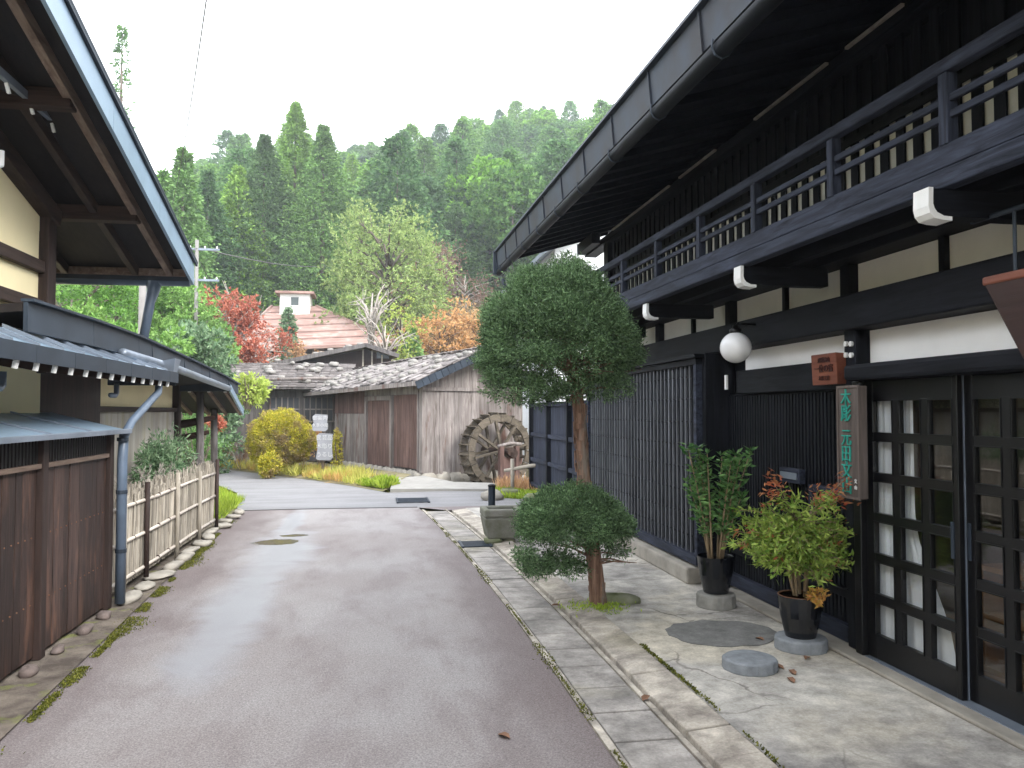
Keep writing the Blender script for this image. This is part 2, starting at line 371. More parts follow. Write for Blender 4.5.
# reddish worn margin either side
sep=rm.n.new('ShaderNodeSeparateXYZ'); rm.l.new(rm.tc.outputs['Object'],sep.inputs[0])
dx=rm.math('ABSOLUTE',rm.math('ADD',sep.outputs[0],.45))
marg=rm.maprange(rm.math('ADD',dx,rm.math('MULTIPLY',rm.math('SUBTRACT',mid,.5),.9)),.75,1.5,0,.75)
far=rm.maprange(sep.outputs[1],13.55,13.62,1,0)
marg=rm.math('MULTIPLY',marg,far)
col=rm.mix(marg,col,(.120,.090,.088))
col=rm.mix(rm.math('MULTIPLY',rm.math('SUBTRACT',1,far),.8),col,rm.mix(rm.maprange(rm.noise(rm.vec((.5,2.2,1)),1,5,.6),.35,.65),(.145,.147,.155),(.205,.207,.218)))
col=rm.mix(1,col,rm.ramp(fine,[(.34,.62),(.66,1.36)]),'MULTIPLY'); col=rm.mix(1,col,rm.ramp(rm.noise(P,38,4,.7),[(.3,.82),(.7,1.16)]),'MULTIPLY')
# light aggregate specks
vo=rm.n.new('ShaderNodeTexVoronoi'); vo.inputs['Scale'].default_value=110; rm.l.new(P,vo.inputs['Vector'])
col=rm.mix(rm.maprange(vo.outputs['Distance'],.12,.26,.6,0),col,(.40,.375,.36))
# wetness mask; it also paints the sky sheen as a paler tone
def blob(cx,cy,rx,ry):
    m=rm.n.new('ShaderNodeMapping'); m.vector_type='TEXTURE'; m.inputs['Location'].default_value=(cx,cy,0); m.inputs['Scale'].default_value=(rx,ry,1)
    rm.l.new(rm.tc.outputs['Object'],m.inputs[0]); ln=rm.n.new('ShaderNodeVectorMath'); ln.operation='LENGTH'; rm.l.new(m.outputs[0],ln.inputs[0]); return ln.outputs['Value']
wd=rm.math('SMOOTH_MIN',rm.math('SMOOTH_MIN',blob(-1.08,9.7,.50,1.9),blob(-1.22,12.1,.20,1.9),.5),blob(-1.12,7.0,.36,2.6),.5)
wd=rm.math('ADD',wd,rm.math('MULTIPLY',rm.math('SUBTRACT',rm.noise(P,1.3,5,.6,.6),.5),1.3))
wet_sheen=rm.maprange(wd,.35,1.05,1,0)
pd=rm.math('MINIMUM',blob(-1.22,10.25,.30,.26),blob(-1.05,10.75,.2,.12)); pd=rm.math('ADD',pd,rm.math('MULTIPLY',rm.math('SUBTRACT',rm.noise(P,5,4,.6),.5),1.0))
pud=rm.maprange(pd,.8,.98,1,0)
col=rm.mix(rm.math('MULTIPLY',wet_sheen,.75),col,(.265,.27,.29))  # reflected sky put into the asphalt colour as pale grey-blue
col=rm.mix(rm.math('MULTIPLY',pud,.8),col,(.035,.03,.02))
rough=rm.math('SUBTRACT',rm.math('SUBTRACT',.78,rm.math('MULTIPLY',wet_sheen,.34)),rm.math('MULTIPLY',pud,.37))
h=rm.math('MULTIPLY',fine,rm.math('SUBTRACT',1,rm.math('MAXIMUM',rm.math('MULTIPLY',wet_sheen,.75),pud)))
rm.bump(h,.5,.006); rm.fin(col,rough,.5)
b=MB()
yy=[-6,0,2,3.5,5,6.5,8,9.5,11,12.5,13.55]
def leftedge(y): return -1.62-.045*y if y>3 else -1.76
for y0,y1 in zip(yy,yy[1:]): b.add([(leftedge(y0),y0,0),(1.08+off(y0),y0,0),(1.08+off(y1),y1,0),(leftedge(y1),y1,0)],[(0,1,2,3)])
road=[(-2.23,13.55),(.675,13.55),(.62,14.0),(.3,15.0),(.2,16.1),(-.57,17.7),(-1.6,19.5),(-2.7,21.1),(-4.55,24),(-9,29.5),(-12,29.5),(-7,22.5),(-3.56,18.7),(-2.75,16.6)]
b.add([(x,y,0) for x,y in road],[tuple(range(len(road)))])
b.add([(.675,13.55,0),(1.1,13.1,0),(6.5,13.0,0),(9,14.6,0),(4.2,15.0,0),(2.3,16.0,0),(1.3,16.25,0),(.2,16.1,0),(.3,15.0,0),(.62,14.0,0)],[tuple(range(10))])
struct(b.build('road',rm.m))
b=MB(); b.tube([(-2.2,13.55,.001),(-1,13.6,.001),(.66,13.55,.001)],[.012]*3,6); struct(b.build('road_joint',plain('joint_tar',(.06,.055,.055),.1)))
# ------------------------------------------------------------------ concrete apron, drain, kerb
def concrete(name,c1,c2,stain,crack=True,scale=1.0):
    s=NT(name); P=s.vec(); n=s.noise(P,1.1*scale,6,.62,.4); n2=s.noise(P,.6,4,.6,.8); f=s.noise(P,70,3,.7); m=s.noise(P,7,6,.7)
    col=s.mix(s.ramp(n,[(.36,0),(.62,1)]),c1,c2)
    col=s.mix(s.maprange(n2,.5,.68,0,.7),col,stain)
    col=s.mix(1,col,s.ramp(f,[(.3,.82),(.7,1.14)]),'MULTIPLY')
    col=s.mix(1,col,s.ramp(m,[(.32,.62),(.68,1.2)]),'MULTIPLY')
    if crack:
        nz=s.n.new('ShaderNodeTexNoise'); nz.inputs['Scale'].default_value=2.3; nz.inputs['Detail'].default_value=5; s.l.new(P,nz.inputs['Vector'])
        mixv=s.mix(.28,P,nz.outputs['Color'])
        vo=s.n.new('ShaderNodeTexVoronoi'); vo.feature='DISTANCE_TO_EDGE'; vo.inputs['Scale'].default_value=1.25; s.l.new(mixv,vo.inputs['Vector'])
        ck=s.math('MULTIPLY',s.maprange(vo.outputs['Distance'],.002,.010,1,0),s.maprange(s.noise(P,.9,2),.46,.58,0,.6))
        col=s.mix(ck,col,(.07,.06,.05))
    s.bump(s.math('ADD',m,s.math('MULTIPLY',f,.4)),.35,.01)
    return s.fin(col,.85,.2)
MT['apron']=concrete('old_yard_concrete',(.27,.255,.24),(.56,.53,.475),(.60,.54,.43))
MT['drainslab']=concrete('drain_cover_concrete',(.22,.205,.19),(.40,.37,.34),(.28,.26,.19),False,2)
MT['kerbstone']=concrete('granite_kerb',(.26,.23,.20),(.52,.47,.40),(.26,.235,.17),False,3)
MT['darkpatch']=concrete('dark_mortar_patch',(.17,.165,.16),(.23,.225,.215),(.2,.2,.19),False)
b=MB(); ya=[-6,0,2,3.5,5,6.5,8,9.5,11,12.3,13.2]
for y0,y1 in zip(ya,ya[1:]):
    b.add([(1.77+off(y0)*.9,y0,.02),(3.3,y0,.02),(3.3,y1,.02),(1.77+off(y1)*.9,y1,.02)],[(0,1,2,3)])
struct(b.build('apron',MT['apron']))
b=MB(); rr=random.Random(4); y=-5.0
while y<12.9:
    L=.37; g=.012; y0,y1=y,y+L; dz=rr.uniform(-.003,.003)
    xa,xb=1.135+off(y0),1.45+off(y0); xc,xd=1.135+off(y1),1.45+off(y1)
    b.hexa([(xa,y0,-.04),(xb,y0,-.04),(xd,y1,-.04),(xc,y1,-.04)],[(xa,y0,.008+dz),(xb,y0,.008+dz),(xd,y1,.008-dz),(xc,y1,.008-dz)]); y+=L+g
struct(b.build('drain_covers',MT['drainslab'],bevel=.006))
b=MB()
for y0,y1 in zip(ya,ya[1:]):
    for a,c in ((1.085,1.125),(1.46,1.49)):
        b.hexa([(a+off(y0),y0,-.05),(c+off(y0),y0,-.05),(c+off(y1),y1,-.05),(a+off(y1),y1,-.05)],[(a+off(y0),y0,.010),(c+off(y0),y0,.010),(c+off(y1),y1,.010),(a+off(y1),y1,.010)])
struct(b.build('drain_edging',MT['kerbstone']))
b=MB(); y=-5
while y<12.6:
    L=rr.uniform(.8,1.3); y1=min(y+L,12.9); 
    xa,xb=1.505+off(y)*.95,1.745+off(y)*.9; xc,xd=1.505+off(y1)*.95,1.745+off(y1)*.9
    m=5
    for i in range(m):
        t0,t1=i/m,(i+1)/m; q0=rr.uniform(-.008,.008); 
        def L2(a,c,t): return a+(c-a)*t
        b.hexa([(L2(xa,xc,t0),L2(y,y1,t0),-.05),(L2(xb,xd,t0),L2(y,y1,t0),-.05),(L2(xb,xd,t1),L2(y,y1,t1),-.05),(L2(xa,xc,t1),L2(y,y1,t1),-.05)],
               [(L2(xa,xc,t0)+.01,L2(y,y1,t0),.025+q0),(L2(xb,xd,t0),L2(y,y1,t0),.045),(L2(xb,xd,t1),L2(y,y1,t1),.045),(L2(xa,xc,t1)+.01,L2(y,y1,t1),.025)])
    y=y1+.012
struct(b.build('kerb',MT['kerbstone'],bevel=.008))
# mossy seams
def mossline(name,pts,w,seed,n,z=.02,hh=.012):
    g=np.random.default_rng(seed); n=n*9; P=np.zeros((n,3)); k=0; pts=np.array(pts)
    while k<n:
        i=g.integers(len(pts)-1); t=g.random(); p=pts[i]*(1-t)+pts[i+1]*t
        ww=w*(.35+.65*max(0,math.sin(p[1]*2.3+seed)+math.sin(p[1]*5.1)+.6))
        if math.sin(p[1]*1.7+seed*2)+math.sin(p[1]*4.3)+math.sin(p[1]*11)<-.9+g.random()*.5: continue
        x=p[0]+g.normal()*ww; y=p[1]+g.normal()*.01
        P[k]=(x,y,z+hh*g.random()*.4); k+=1
    LV=Leaves(); LV.add(P,g.normal(size=(n,3))+np.array([0,0,.5]),g.uniform(.008,.02,n),g.uniform(.006,.014,n))
    return tag(LV.build(name,MT['mosstuft'],None,seed),None,None,None,'stuff')
o=mossline('moss',[(1.76,2.5),(1.765,4.3),(1.75,5.2)],.004,3,110,.042,.003); tag(o,'green moss growing in the crack behind the pale kerb stones','moss')
o=mossline('moss',[(1.10+off(y),y) for y in (2.5,4,6,8,10,12)],.010,9,420,.006,.004); tag(o,'thin line of moss along the road side of the drain','moss')
o=mossline('moss',[(leftedge(y)+.06,y) for y in (3,4,5,6,7,8,9,10,11,12.5)],.035,5,1500,.004,.005); tag(o,'bright yellow-green moss strip along the left edge of the road','moss')
# left verge earth strip
b=MB()
for y0,y1 in zip(yy,yy[1:]): b.add([(-3.2,y0,.022),(leftedge(y0)+.02,y0,.016),(leftedge(y1)+.02,y1,.016),(-3.2,y1,.022)],[(0,1,2,3)])
vm=NT('verge_soil'); n=vm.noise(vm.vec(),3,6,.65); f=vm.noise(vm.vec(),40,4,.7); c=vm.mix(vm.ramp(n,[(.4,0),(.62,1)]),(.085,.07,.06),(.20,.17,.14)); c=vm.mix(vm.maprange(vm.noise(vm.vec(),5,5),.56,.66,0,.6),c,(.17,.19,.05)); vm.bump(f,.7,.02); vm.fin(c,1,.1)
struct(b.build('verge',vm.m))
# manhole-like dark patch, metal grates
b=MB(); q=random.Random(3); pts=[]
for k in range(28):
    t=2*math.pi*k/28; r=1+q.uniform(-.06,.06); pts.append((2.44+.40*r*math.cos(t),5.45+.34*r*math.sin(t),.0255))
b.slab(pts,.004); struct(b.build('pavement_patch',MT['darkpatch']))
for (x,y,lx,ly,lab) in ((1.16,9.62,.34,.42,'steel grate set in the drain covers beside the stone trough'),(.62,14.55,.55,.75,'steel grate in the road before the white water wheel bank')):
    t=thing('drain_grate',(x,y,0),lab,'grate'); b=MB(); n=9
    for i in range(n): b.box(x-lx/2,x+lx/2,y-ly/2+ly*i/n,y-ly/2+ly*(i+.5)/n,.012,.022)
    b.build('grate_bars',MT['metal'],t); b=MB()
    for s in (-1,1): b.box(x+s*lx/2-.015,x+s*lx/2+.015,y-ly/2-.02,y+ly/2+.02,.009,.026)
    b.build('grate_frame',MT['metal'],t)
# ================================================================== RIGHT TOWNHOUSE
H=thing('wooden_townhouse',(3.12,4,0),'two-storey black timber townhouse with balcony and white-tipped beams, right of the lane','house')
XF=3.12
def bxp(name,mat,x0,x1,y0,y1,z0,z1,par=H,bev=.006): return MB().box(x0,x1,y0,y1,z0,z1).build(name,MT[mat],par,bevel=bev)
bxp('foundation_stone','palestone',2.80,3.02,7.02,10.9,.018,.17,bev=.02)
bxp('threshold','palestone',2.97,3.2,-3,6.66,.019,.045,bev=.01)
# core walls
b=MB()
b.box(3.26,3.36,4.80,10.6,0,2.6); b.box(3.26,3.36,-4,1.35,0,1.83); b.box(3.26,3.36,-4,4.80,1.83,2.6); b.box(3.22,3.36,-4,10.6,2.6,4.15)
b.box(3.36,9.5,10.5,10.6,0,4.2); b.add([(3.3,10.55,4.15),(9.5,10.55,4.15),(6.4,10.55,5.2)],[(0,1,2)]); b.box(3.36,9.5,-4,-3.9,0,4.2); b.box(9.4,9.5,-3.9,10.5,0,4.2)
b.build('wall',MT['black_z'],H)
# room behind the doors
b=MB(); b.box(3.36,7.5,.5,5.6,.03,.07); struct_floor=b.build('shop_floor',MT['copper'],H)
b=MB(); b.box(7.5,7.6,.5,5.6,.07,2.4); b.box(3.36,7.6,5.5,5.6,.07,2.4); b.box(3.36,7.6,.5,.6,.07,2.4); b.box(3.36,7.6,.5,5.6,2.4,2.45); b.build('shop_wall',plain('interior_plaster',(.16,.12,.08),.3,2),H)
# posts
for (y0,y1,z1,x0) in ((4.80,4.93,2.16,3.09),(1.2,1.35,2.16,3.05)): bxp('post','black_z',x0,3.26,y0,y1,.045,z1)
bxp('post','black_z',3.08,3.25,10.46,10.64,0,2.6)
# long beams
bxp('beam','black_y',3.02,3.26,-4,10.7,2.14,2.37,bev=.012)
bxp('lintel','black_y',2.99,3.25,-4,4.79,1.80,1.905,bev=.025)
for y0,y1 in ((1.36,4.79),(-4,1.19),(4.98,6.6)):
    bxp('plaster_panel','plaster',3.19,3.25,y0,y1,1.915 if y0<4.9 else 1.965,2.135,bev=0)
bxp('dark_board','black_y',3.12,3.25,4.98,6.64,1.76,1.96)
# upper cream panels with little posts
ys_=[-3.5,-2.5,-1.5,-.5,.4,1.3,2.2,3.14,4.07,4.98,5.87,6.83,7.75,8.7,9.6,10.5]
for y0,y1 in zip(ys_,ys_[1:]):
    hw=.055 if ys_.index(y1)%2 else .024
    bxp('plaster_panel','cream',3.20,3.25,y0+.02,y1-.02,2.375,2.60,bev=0)
    bxp('short_post','black_z',3.185-hw,3.255,y1-hw,y1+hw,2.372,2.604)
bxp('beam','black_y',3.0,3.25,-4,10.62,2.605,2.72)
# slatted bay between post and lattice window
sw=MB(); y=5.0
while y<6.9:
    sw.box(3.168,3.18,y,y+.024,.16,1.74); y+=.048
sw.build('slatted_screen',MT['black_z'],H)
bxp('screen_backing','black_z',3.19,3.25,4.98,6.93,.05,1.76)
bxp('screen_rail','rail_y',3.12,3.185,4.98,6.92,.05,.16); bxp('screen_rail','rail_y',3.125,3.185,4.98,5.42,1.02,1.07); bxp('screen_rail','black_y',3.13,3.186,4.98,6.92,.34,.40)
bxp('screen_rail','rail_z',3.127,3.186,5.42,5.47,.42,1.07)
t=bxp('letter_slot','rail_y',3.10,3.15,5.55,5.85,1.06,1.17,bev=.004); MB().box(3.09,3.105,5.58,5.82,1.09,1.14).build('flap',MT['greymetal'],t)
# lattice bay
bxp('lattice_end_board','black_z',2.96,3.25,6.94,7.02,.17,2.14)
LW=thing('x',(0,0,0),None,None); bpy.data.objects.remove(LW)
lat=bxp('lattice_window','black_y',2.90,3.0,7.02,10.98,2.04,2.10,bev=.005)
def sub(b,name,mat,par,bev=0): return b.build(name,MT[mat],par,bevel=bev)
b=MB(); b.box(2.88,3.02,7.0,11.0,.19,.27); b.box(2.90,2.99,7.02,7.08,.27,2.04); b.box(2.90,2.99,10.9,10.98,.27,2.04); sub(b,'lattice_frame','rail_y',lat,.004)
b=MB(); y=7.13
while y<10.88: b.box(2.932,2.950,y,y+.026,.27,2.04); y+=.112
sub(b,'vertical_bars','bar_z',lat)
b=MB()
for z in (.42,.62,.84,1.06,1.28,1.50,1.72,1.93): b.box(2.934,2.949,7.08,10.9,z,z+.012)
sub(b,'cross_bars','black_y',lat)

b=MB(); b.box(2.985,3.0,7.08,10.9,.28,2.03); sub(b,'inner_backing_board','black_z',lat)
bxp('hood_board','black_y',2.86,3.02,6.96,11.0,2.10,2.135)
# doors
def sliding_door(y1,xf,handle_side):
    # y1 far edge; three columns
    y0=y1-.83
    d=MB(); cols=[(y1-.08-.19-k*.26,y1-.08-k*.26) for k in range(3)]
    rows=[(.205+k*.2535,.205+k*.2535+.195) for k in range(6)]
    d.box(xf,xf+.035,y1-.08,y1,.05,1.80); d.box(xf,xf+.035,y0,cols[2][0],.05,1.80)
    for k in range(2): d.box(xf+.001,xf+.034,cols[k+1][1],cols[k][0],.2,1.68)
    d.box(xf+.002,xf+.033,y0+.02,y1-.02,.05,.205); d.box(xf+.002,xf+.033,y0+.02,y1-.02,1.668,1.795)
    for k in range(5): d.box(xf+.0005,xf+.0345,cols[2][0],cols[0][1],rows[k][1],rows[k+1][0])
    o=d.build('sliding_door',MT['doorblack'],H,bevel=.004)
    g=MB(); g.box(xf+.016,xf+.020,y0+.06,y1-.06,.2,1.68); sub(g,'glass_panes','glass',o)
    hb=MB(); yy_= y0+.045 if handle_side<0 else y1-.04; hb.box(xf-.008,xf+.001,yy_-.012,yy_+.012,.80,1.0); sub(hb,'door_handle','metal',o,.003)
    bo=MB()
    for (a,c) in cols:
        for (e,f) in rows:
            bo.box(xf-.004,xf+.001,a-.006,a,e,f); bo.box(xf-.004,xf+.001,c,c+.006,e,f); bo.box(xf-.004,xf+.001,a-.006,c+.006,e-.006,e); bo.box(xf-.004,xf+.001,a-.006,c+.006,f,f+.006)
    sub(bo,'pane_beading','doorblack',o)
sliding_door(4.72,3.10,-1); sliding_door(3.91,3.15,1); sliding_door(3.10,3.15,-1); sliding_door(2.29,3.10,1)
bxp('door_frame','doorblack',3.06,3.135,4.725,4.80,.045,1.80); bxp('door_frame','doorblack',3.06,3.24,1.36,1.45,.045,1.80)
bxp('door_track','greymetal',3.07,3.22,1.45,4.72,.030,.049,bev=.002)
bxp('door_strip','greymetal',3.142,3.149,3.893,3.905,.05,1.80,bev=0)
# second floor slats
bxp('upper_wall_panel','paper',3.1395,3.215,-4,10.5,2.75,3.40,bev=0)
b=MB(); y=-3.9
while y<10.5: b.box(3.12,3.134,y,y+.078,2.72,3.94); y+=.158
b.build('upper_slats',MT['black_z'],H)
bxp('slat_rail','black_y',3.106,3.119,-4,10.55,3.38,3.44); bxp('slat_rail','black_y',3.1345,3.1392,-4,10.55,3.02,3.05)
bxp('wall_plate','black_y',3.02,3.2,-4,11.5,3.90,3.985)
for y0,y1 in ((4.15,4.72),(4.95,6.01),(6.78,7.66),(7.95,10.02),(2.2,3.85)): bxp('pale_eave_strip','palewood',2.995,3.018,y0,y1,3.968,3.985,bev=0)
bxp('corner_post','black_z',3.06,3.24,10.42,10.62,2.72,3.95)
# balcony (slightly converging with the wall)
def bx_(y): return 2.52-.018*(y-2.7)
def brow(name,mat,dx0,dx1,z0,z1,par,bev=.005,ya=-3.6,yb=10.3):
    b=MB(); b.hexa([(bx_(ya)+dx0,ya,z0),(bx_(ya)+dx1,ya,z0),(bx_(yb)+dx1,yb,z0),(bx_(yb)+dx0,yb,z0)],[(bx_(ya)+dx0,ya,z1),(bx_(ya)+dx1,ya,z1),(bx_(yb)+dx1,yb,z1),(bx_(yb)+dx0,yb,z1)])
    return b.build(name,MT[mat],par,bevel=bev)
BAL=brow('balcony','black_y',.03,.60,2.70,2.74,H)
BAL['label']='black balcony with a low rail running along the upper floor'
brow('fascia_beam','rail_y',-.02,.06,2.605,2.695,BAL,.01)
brow('skirting_board','rail_y',-.005,.03,2.70,2.805,BAL)
brow('floor_joist','black_y',.25,.33,2.60,2.70,BAL)
brow('top_rail','rail_y',-.02,.045,3.125,3.19,BAL,.01)
brow('middle_rail','rail_y',.0,.025,2.99,3.025,BAL); brow('middle_rail','rail_y',.0,.025,2.915,2.95,BAL)
for y in (-3.4,-2.5,-1.6,-.7,.2,1.05,1.75,2.4,3.19,4.08,4.98,5.88,6.80,7.75,8.75,9.75,10.25):
    x=bx_(y); b=MB(); b.box(x-.012,x+.045,y-.03,y+.03,2.80,3.126); sub(b,'rail_post','rail_z',BAL,.005)
for y in (-2.55,-.62,1.3,3.23,5.17,7.10,9.03):
    x=(2.412 if y<4 else 2.442 if y<6 else 2.435)+.088
    o=bxp('cantilever_beam','black_x',x-.060,3.10,y-.048,y+.048,2.475,2.600)
    b=MB(); prof=[(x-.085,2.603),(x-.088,2.52),(x-.080,2.488),(x-.06,2.466),(x-.02,2.458),(x+.03,2.456)]; inn=[(x-.062,2.603),(x-.064,2.53),(x-.058,2.51),(x-.045,2.492),(x-.01,2.476),(x+.03,2.474)]
    vs=[];fs=[]
    for p in prof: vs+= [(p[0],y-.052,p[1]),(p[0],y+.052,p[1])]
    k=len(vs)
    for p in inn: vs+= [(p[0],y-.052,p[1]),(p[0],y+.052,p[1])]
    for i in range(5):
        a=2*i; fs+=[(a,a+1,a+3,a+2),(k+a,k+a+2,k+a+3,k+a+1),(a,a+2,k+a+2,k+a),(a+1,k+a+1,k+a+3,a+3)]
    fs+=[(0,k,k+1,1),(10,11,k+11,k+10)]
    b.add(vs,fs); b.build('white_end_cap',MT['white'],o)
# roof
def ex(y): return 1.815-.006*(y-3.5)
def zb(y): return .016*(y-4)-.02
YA,YB=-5.0,11.55; RZ=3.80; SL=.30
b=MB()
def rz(x,dz=0): return 3.68+SL*(x-1.75)+dz
zA,zB=zb(YA),zb(YB)
b.hexa([(ex(YA),YA,rz(ex(YA))+.02+zA),(6.4,YA,rz(6.4)+zA),(6.4,YB,rz(6.4)+zB),(ex(YB),YB,rz(ex(YB))+.02+zB)],[(ex(YA)-.04,YA,rz(ex(YA))+.155+zA),(6.4,YA,rz(6.4)+.18+zA),(6.4,YB,rz(6.4)+.18+zB),(ex(YB)-.04,YB,rz(ex(YB))+.155+zB)])
b.hexa([(6.405,YA,rz(6.4)+zA),(11.2,YA,rz(6.4)-4.8*SL+zA),(11.2,YB,rz(6.4)-4.8*SL+zB),(6.405,YB,rz(6.4)+zB)],[(6.405,YA,rz(6.4)+.18+zA),(11.2,YA,rz(6.4)-4.8*SL+.18+zA),(11.2,YB,rz(6.4)-4.8*SL+.18+zB),(6.405,YB,rz(6.4)+.18+zB)])
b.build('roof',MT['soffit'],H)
y=-4.8
while y<11.5:
    b=MB(); x0=ex(y)+.06; k=zb(y); b.hexa([(x0,y,rz(x0)-.045+k),(3.3,y,rz(3.3)-.05+k),(3.3,y+.045,rz(3.3)-.05+k),(x0,y+.045,rz(x0)-.045+k)],[(x0,y,rz(x0)+.015+k),(3.3,y,rz(3.3)-.002+k),(3.3,y+.045,rz(3.3)-.002+k),(x0,y+.045,rz(x0)+.015+k)])
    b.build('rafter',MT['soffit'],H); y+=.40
y=YA
while y<YB-.01:
    y1=min(y+ .83,YB); b=MB(); k0,k1=zb(y),zb(y1)
    b.hexa([(ex(y)-.045,y+.004,3.61+k0),(ex(y)-.005,y+.004,3.61+k0),(ex(y1)-.005,y1-.004,3.61+k1),(ex(y1)-.045,y1-.004,3.61+k1)],[(ex(y)-.065,y+.004,3.835+k0),(ex(y)-.04,y+.004,3.835+k0),(ex(y1)-.04,y1-.004,3.835+k1),(ex(y1)-.065,y1-.004,3.835+k1)])
    b.hexa([(ex(y1)-.058,y1-.008,3.61+k1),(ex(y1)-.03,y1-.008,3.61+k1),(ex(y1)-.03,y1+.004,3.61+k1),(ex(y1)-.058,y1+.004,3.61+k1)],[(ex(y1)-.078,y1-.008,3.84+k1),(ex(y1)-.04,y1-.008,3.84+k1),(ex(y1)-.04,y1+.004,3.84+k1),(ex(y1)-.078,y1+.004,3.84+k1)])
    b.build('fascia_panel',MT['fascia'],H); y=y1
b=MB(); b.hexa([(ex(YA)-.10,YA,3.842+zA),(ex(YA)+.1,YA,3.842+zA),(ex(YB)+.1,YB,3.842+zB),(ex(YB)-.10,YB,3.842+zB)],[(ex(YA)-.10,YA,3.862+zA),(ex(YA)+.1,YA,3.875+zA),(ex(YB)+.1,YB,3.875+zB),(ex(YB)-.10,YB,3.862+zB)]); b.build('drip_edge',MT['metal'],H)
gut=MB(); gut.tube([(ex(YA)-.02,YA,3.555+zA),(ex(YB)-.02,YB+.06,3.555+zB)],.048,14); gut=gut.build('gutter',MT['gutterdark'],H,smooth=True)
b=MB(); b.box(ex(YB)-.11,ex(YB)+.03,YB+.0,YB+.06,3.52+zB,3.87+zB); b.build('gutter_end',MT['metal'],H,bevel=.01)
for y in (-4,-3,-2,-1,0,1,2,3.0,3.95,4.9,5.85,6.8,7.7,8.6,9.5,10.4,11.2):
    b=MB(); x=ex(y)-.02; k=zb(y); b.tube([(x-.052,y,3.60+k),(x-.055,y,3.555+k),(x-.039,y,3.516+k),(x,y,3.500+k),(x+.04,y,3.52+k),(x+.07,y,3.565+k),(x+.10,y,3.61+k)],.006,6); b.build('gutter_hook',MT['metal'],gut)
for x in (2.95,4.6): 
    o=bxp('purlin','black_y',x-.06,x+.06,10.6,11.4,rz(x)-.12,rz(x)+.03)
    MB().box(x-.065,x+.065,11.4,11.43,rz(x)-.125,rz(x)+.035).build('purlin_end_cap',MT['greymetal'],o)
b=MB(); b.tube([(ex(11.2)-.02,11.2,3.5),(ex(11.2)+.0,11.2,3.38),(ex(11.2)+.2,11.1,3.30),(2.9,10.9,3.15)],.032,10); b.build('downpipe',MT['metal'],H,smooth=True)
b=MB(); 
for (y,z) in ((4.865,2.06),(4.925,2.065),(4.865,1.99),(4.925,1.99)): b.lathe([(0,.0),(.018,0),(.018,.012),(0,.012)],(0,0,0),12)
# insulators beside the sign
for (y,z) in ((4.835,2.05),(4.895,2.055),(4.835,1.975),(4.895,1.98)): MB().tube([(3.092,y,z),(3.074,y,z)],.018,12).build('round_fitting',MT['white'],H)
bxp('plaster_patch','plaster',3.06,3.08,6.72,6.75,1.80,1.93,bev=0)
# lamp globe
t=thing('globe_lamp',(2.85,6.07,2.14),'round white glass globe lamp hanging under the balcony beside the lattice window','lamp')
b=MB(); 
b.lathe([(.0001,-.125)]+[(.125*math.cos(e),.125*math.sin(e)) for e in [R(-80+10*i) for i in range(16)]]+[(.04,.12)],(2.85,6.07,2.12),28); b.build('globe',MT['globe'],t,smooth=True)
b=MB(); b.lathe([(.045,0),(.05,.03),(.025,.045),(.02,.07)],(2.85,6.07,2.235),16); b.tube([(2.85,6.07,2.29),(2.87,6.07,2.315),(3.02,6.07,2.31)],.011,8); b.build('lamp_bracket',MT['doorblack'],t,smooth=True)
# signs
def text(chars,size,M3,name,mat,parent,extr=.002):
    cu=bpy.data.curves.new(name,'FONT'); cu.body=chars; cu.size=size; cu.extrude=extr; cu.align_x='CENTER'; cu.align_y='CENTER'; cu.offset=.0
    to=bpy.data.objects.new('tmp_text',cu); COL.objects.link(to)
    bpy.context.view_layer.update()
    me=bpy.data.meshes.new_from_object(to.evaluated_get(bpy.context.evaluated_depsgraph_get())); bpy.data.objects.remove(to)
    me.transform(Matrix.Translation(-Vector(parent['_o']))@M3); me.materials.clear(); me.materials.append(mat)
    o=bpy.data.objects.new(name,me); COL.objects.link(o); o['_o']=parent['_o']; o.parent=parent; return o
def facing_left(x,y,z,sx=1,sz=1): # text read by somebody in the street: right = -Y
    return Matrix(((0,0,-1,x),(-sx,0,0,y),(0,sz,0,z),(0,0,0,1)))
t=thing('vertical_signboard',(3.0,4.73,1.05),'tall narrow grey-brown signboard with teal Japanese characters on the post by the glass doors','signboard')
b=MB(); b.box(2.985,3.045,4.61,4.84,1.05,1.765); b.build('board',MT['signwood'],t,bevel=.006)
b=MB(); 
for yb,yc in ((4.832,4.846),(4.604,4.618)): b.box(2.977,2.99,yb,yc,1.045,1.77)
b.box(2.977,2.99,4.618,4.832,1.755,1.77); b.box(2.977,2.99,4.618,4.832,1.045,1.06); b.build('board_border',MT['signwood'],t)
zz=[1.685,1.585,1.43,1.325,1.22,1.12]
for ch,z in zip('木彫元田文山',zz): text(ch,.115,facing_left(2.979,4.742,z),'character',MT['teal'],t,.004)
for ch,z in (('文',1.16),('山',1.12)): text(ch,.03,facing_left(2.979,4.645,z),'small_character',MT['white'],t,.002)
t=thing('wooden_plaque',(3.05,5.07,1.78),'small square red-brown wooden plaque with dark lettering on the wall left of the tall signboard','sign')
b=MB(); b.hexa([(3.025,5.22,1.785),(3.025,4.91,1.785),(3.11,4.91,1.79),(3.11,5.22,1.79)],[(3.015,5.22,2.0),(3.015,4.91,2.0),(3.11,4.91,1.995),(3.11,5.22,1.995)]); b.build('plaque_board',MT['redwood'],t,bevel=.006)
text('飛騨高山',.038,facing_left(3.012,5.05,1.955),'lettering',MT['ink'],t,.003); text('一位の宿',.058,facing_left(3.015,5.06,1.895),'lettering',MT['ink'],t,.003); text('木彫工房',.034,facing_left(3.018,5.06,1.83),'lettering',MT['ink'],t,.002)
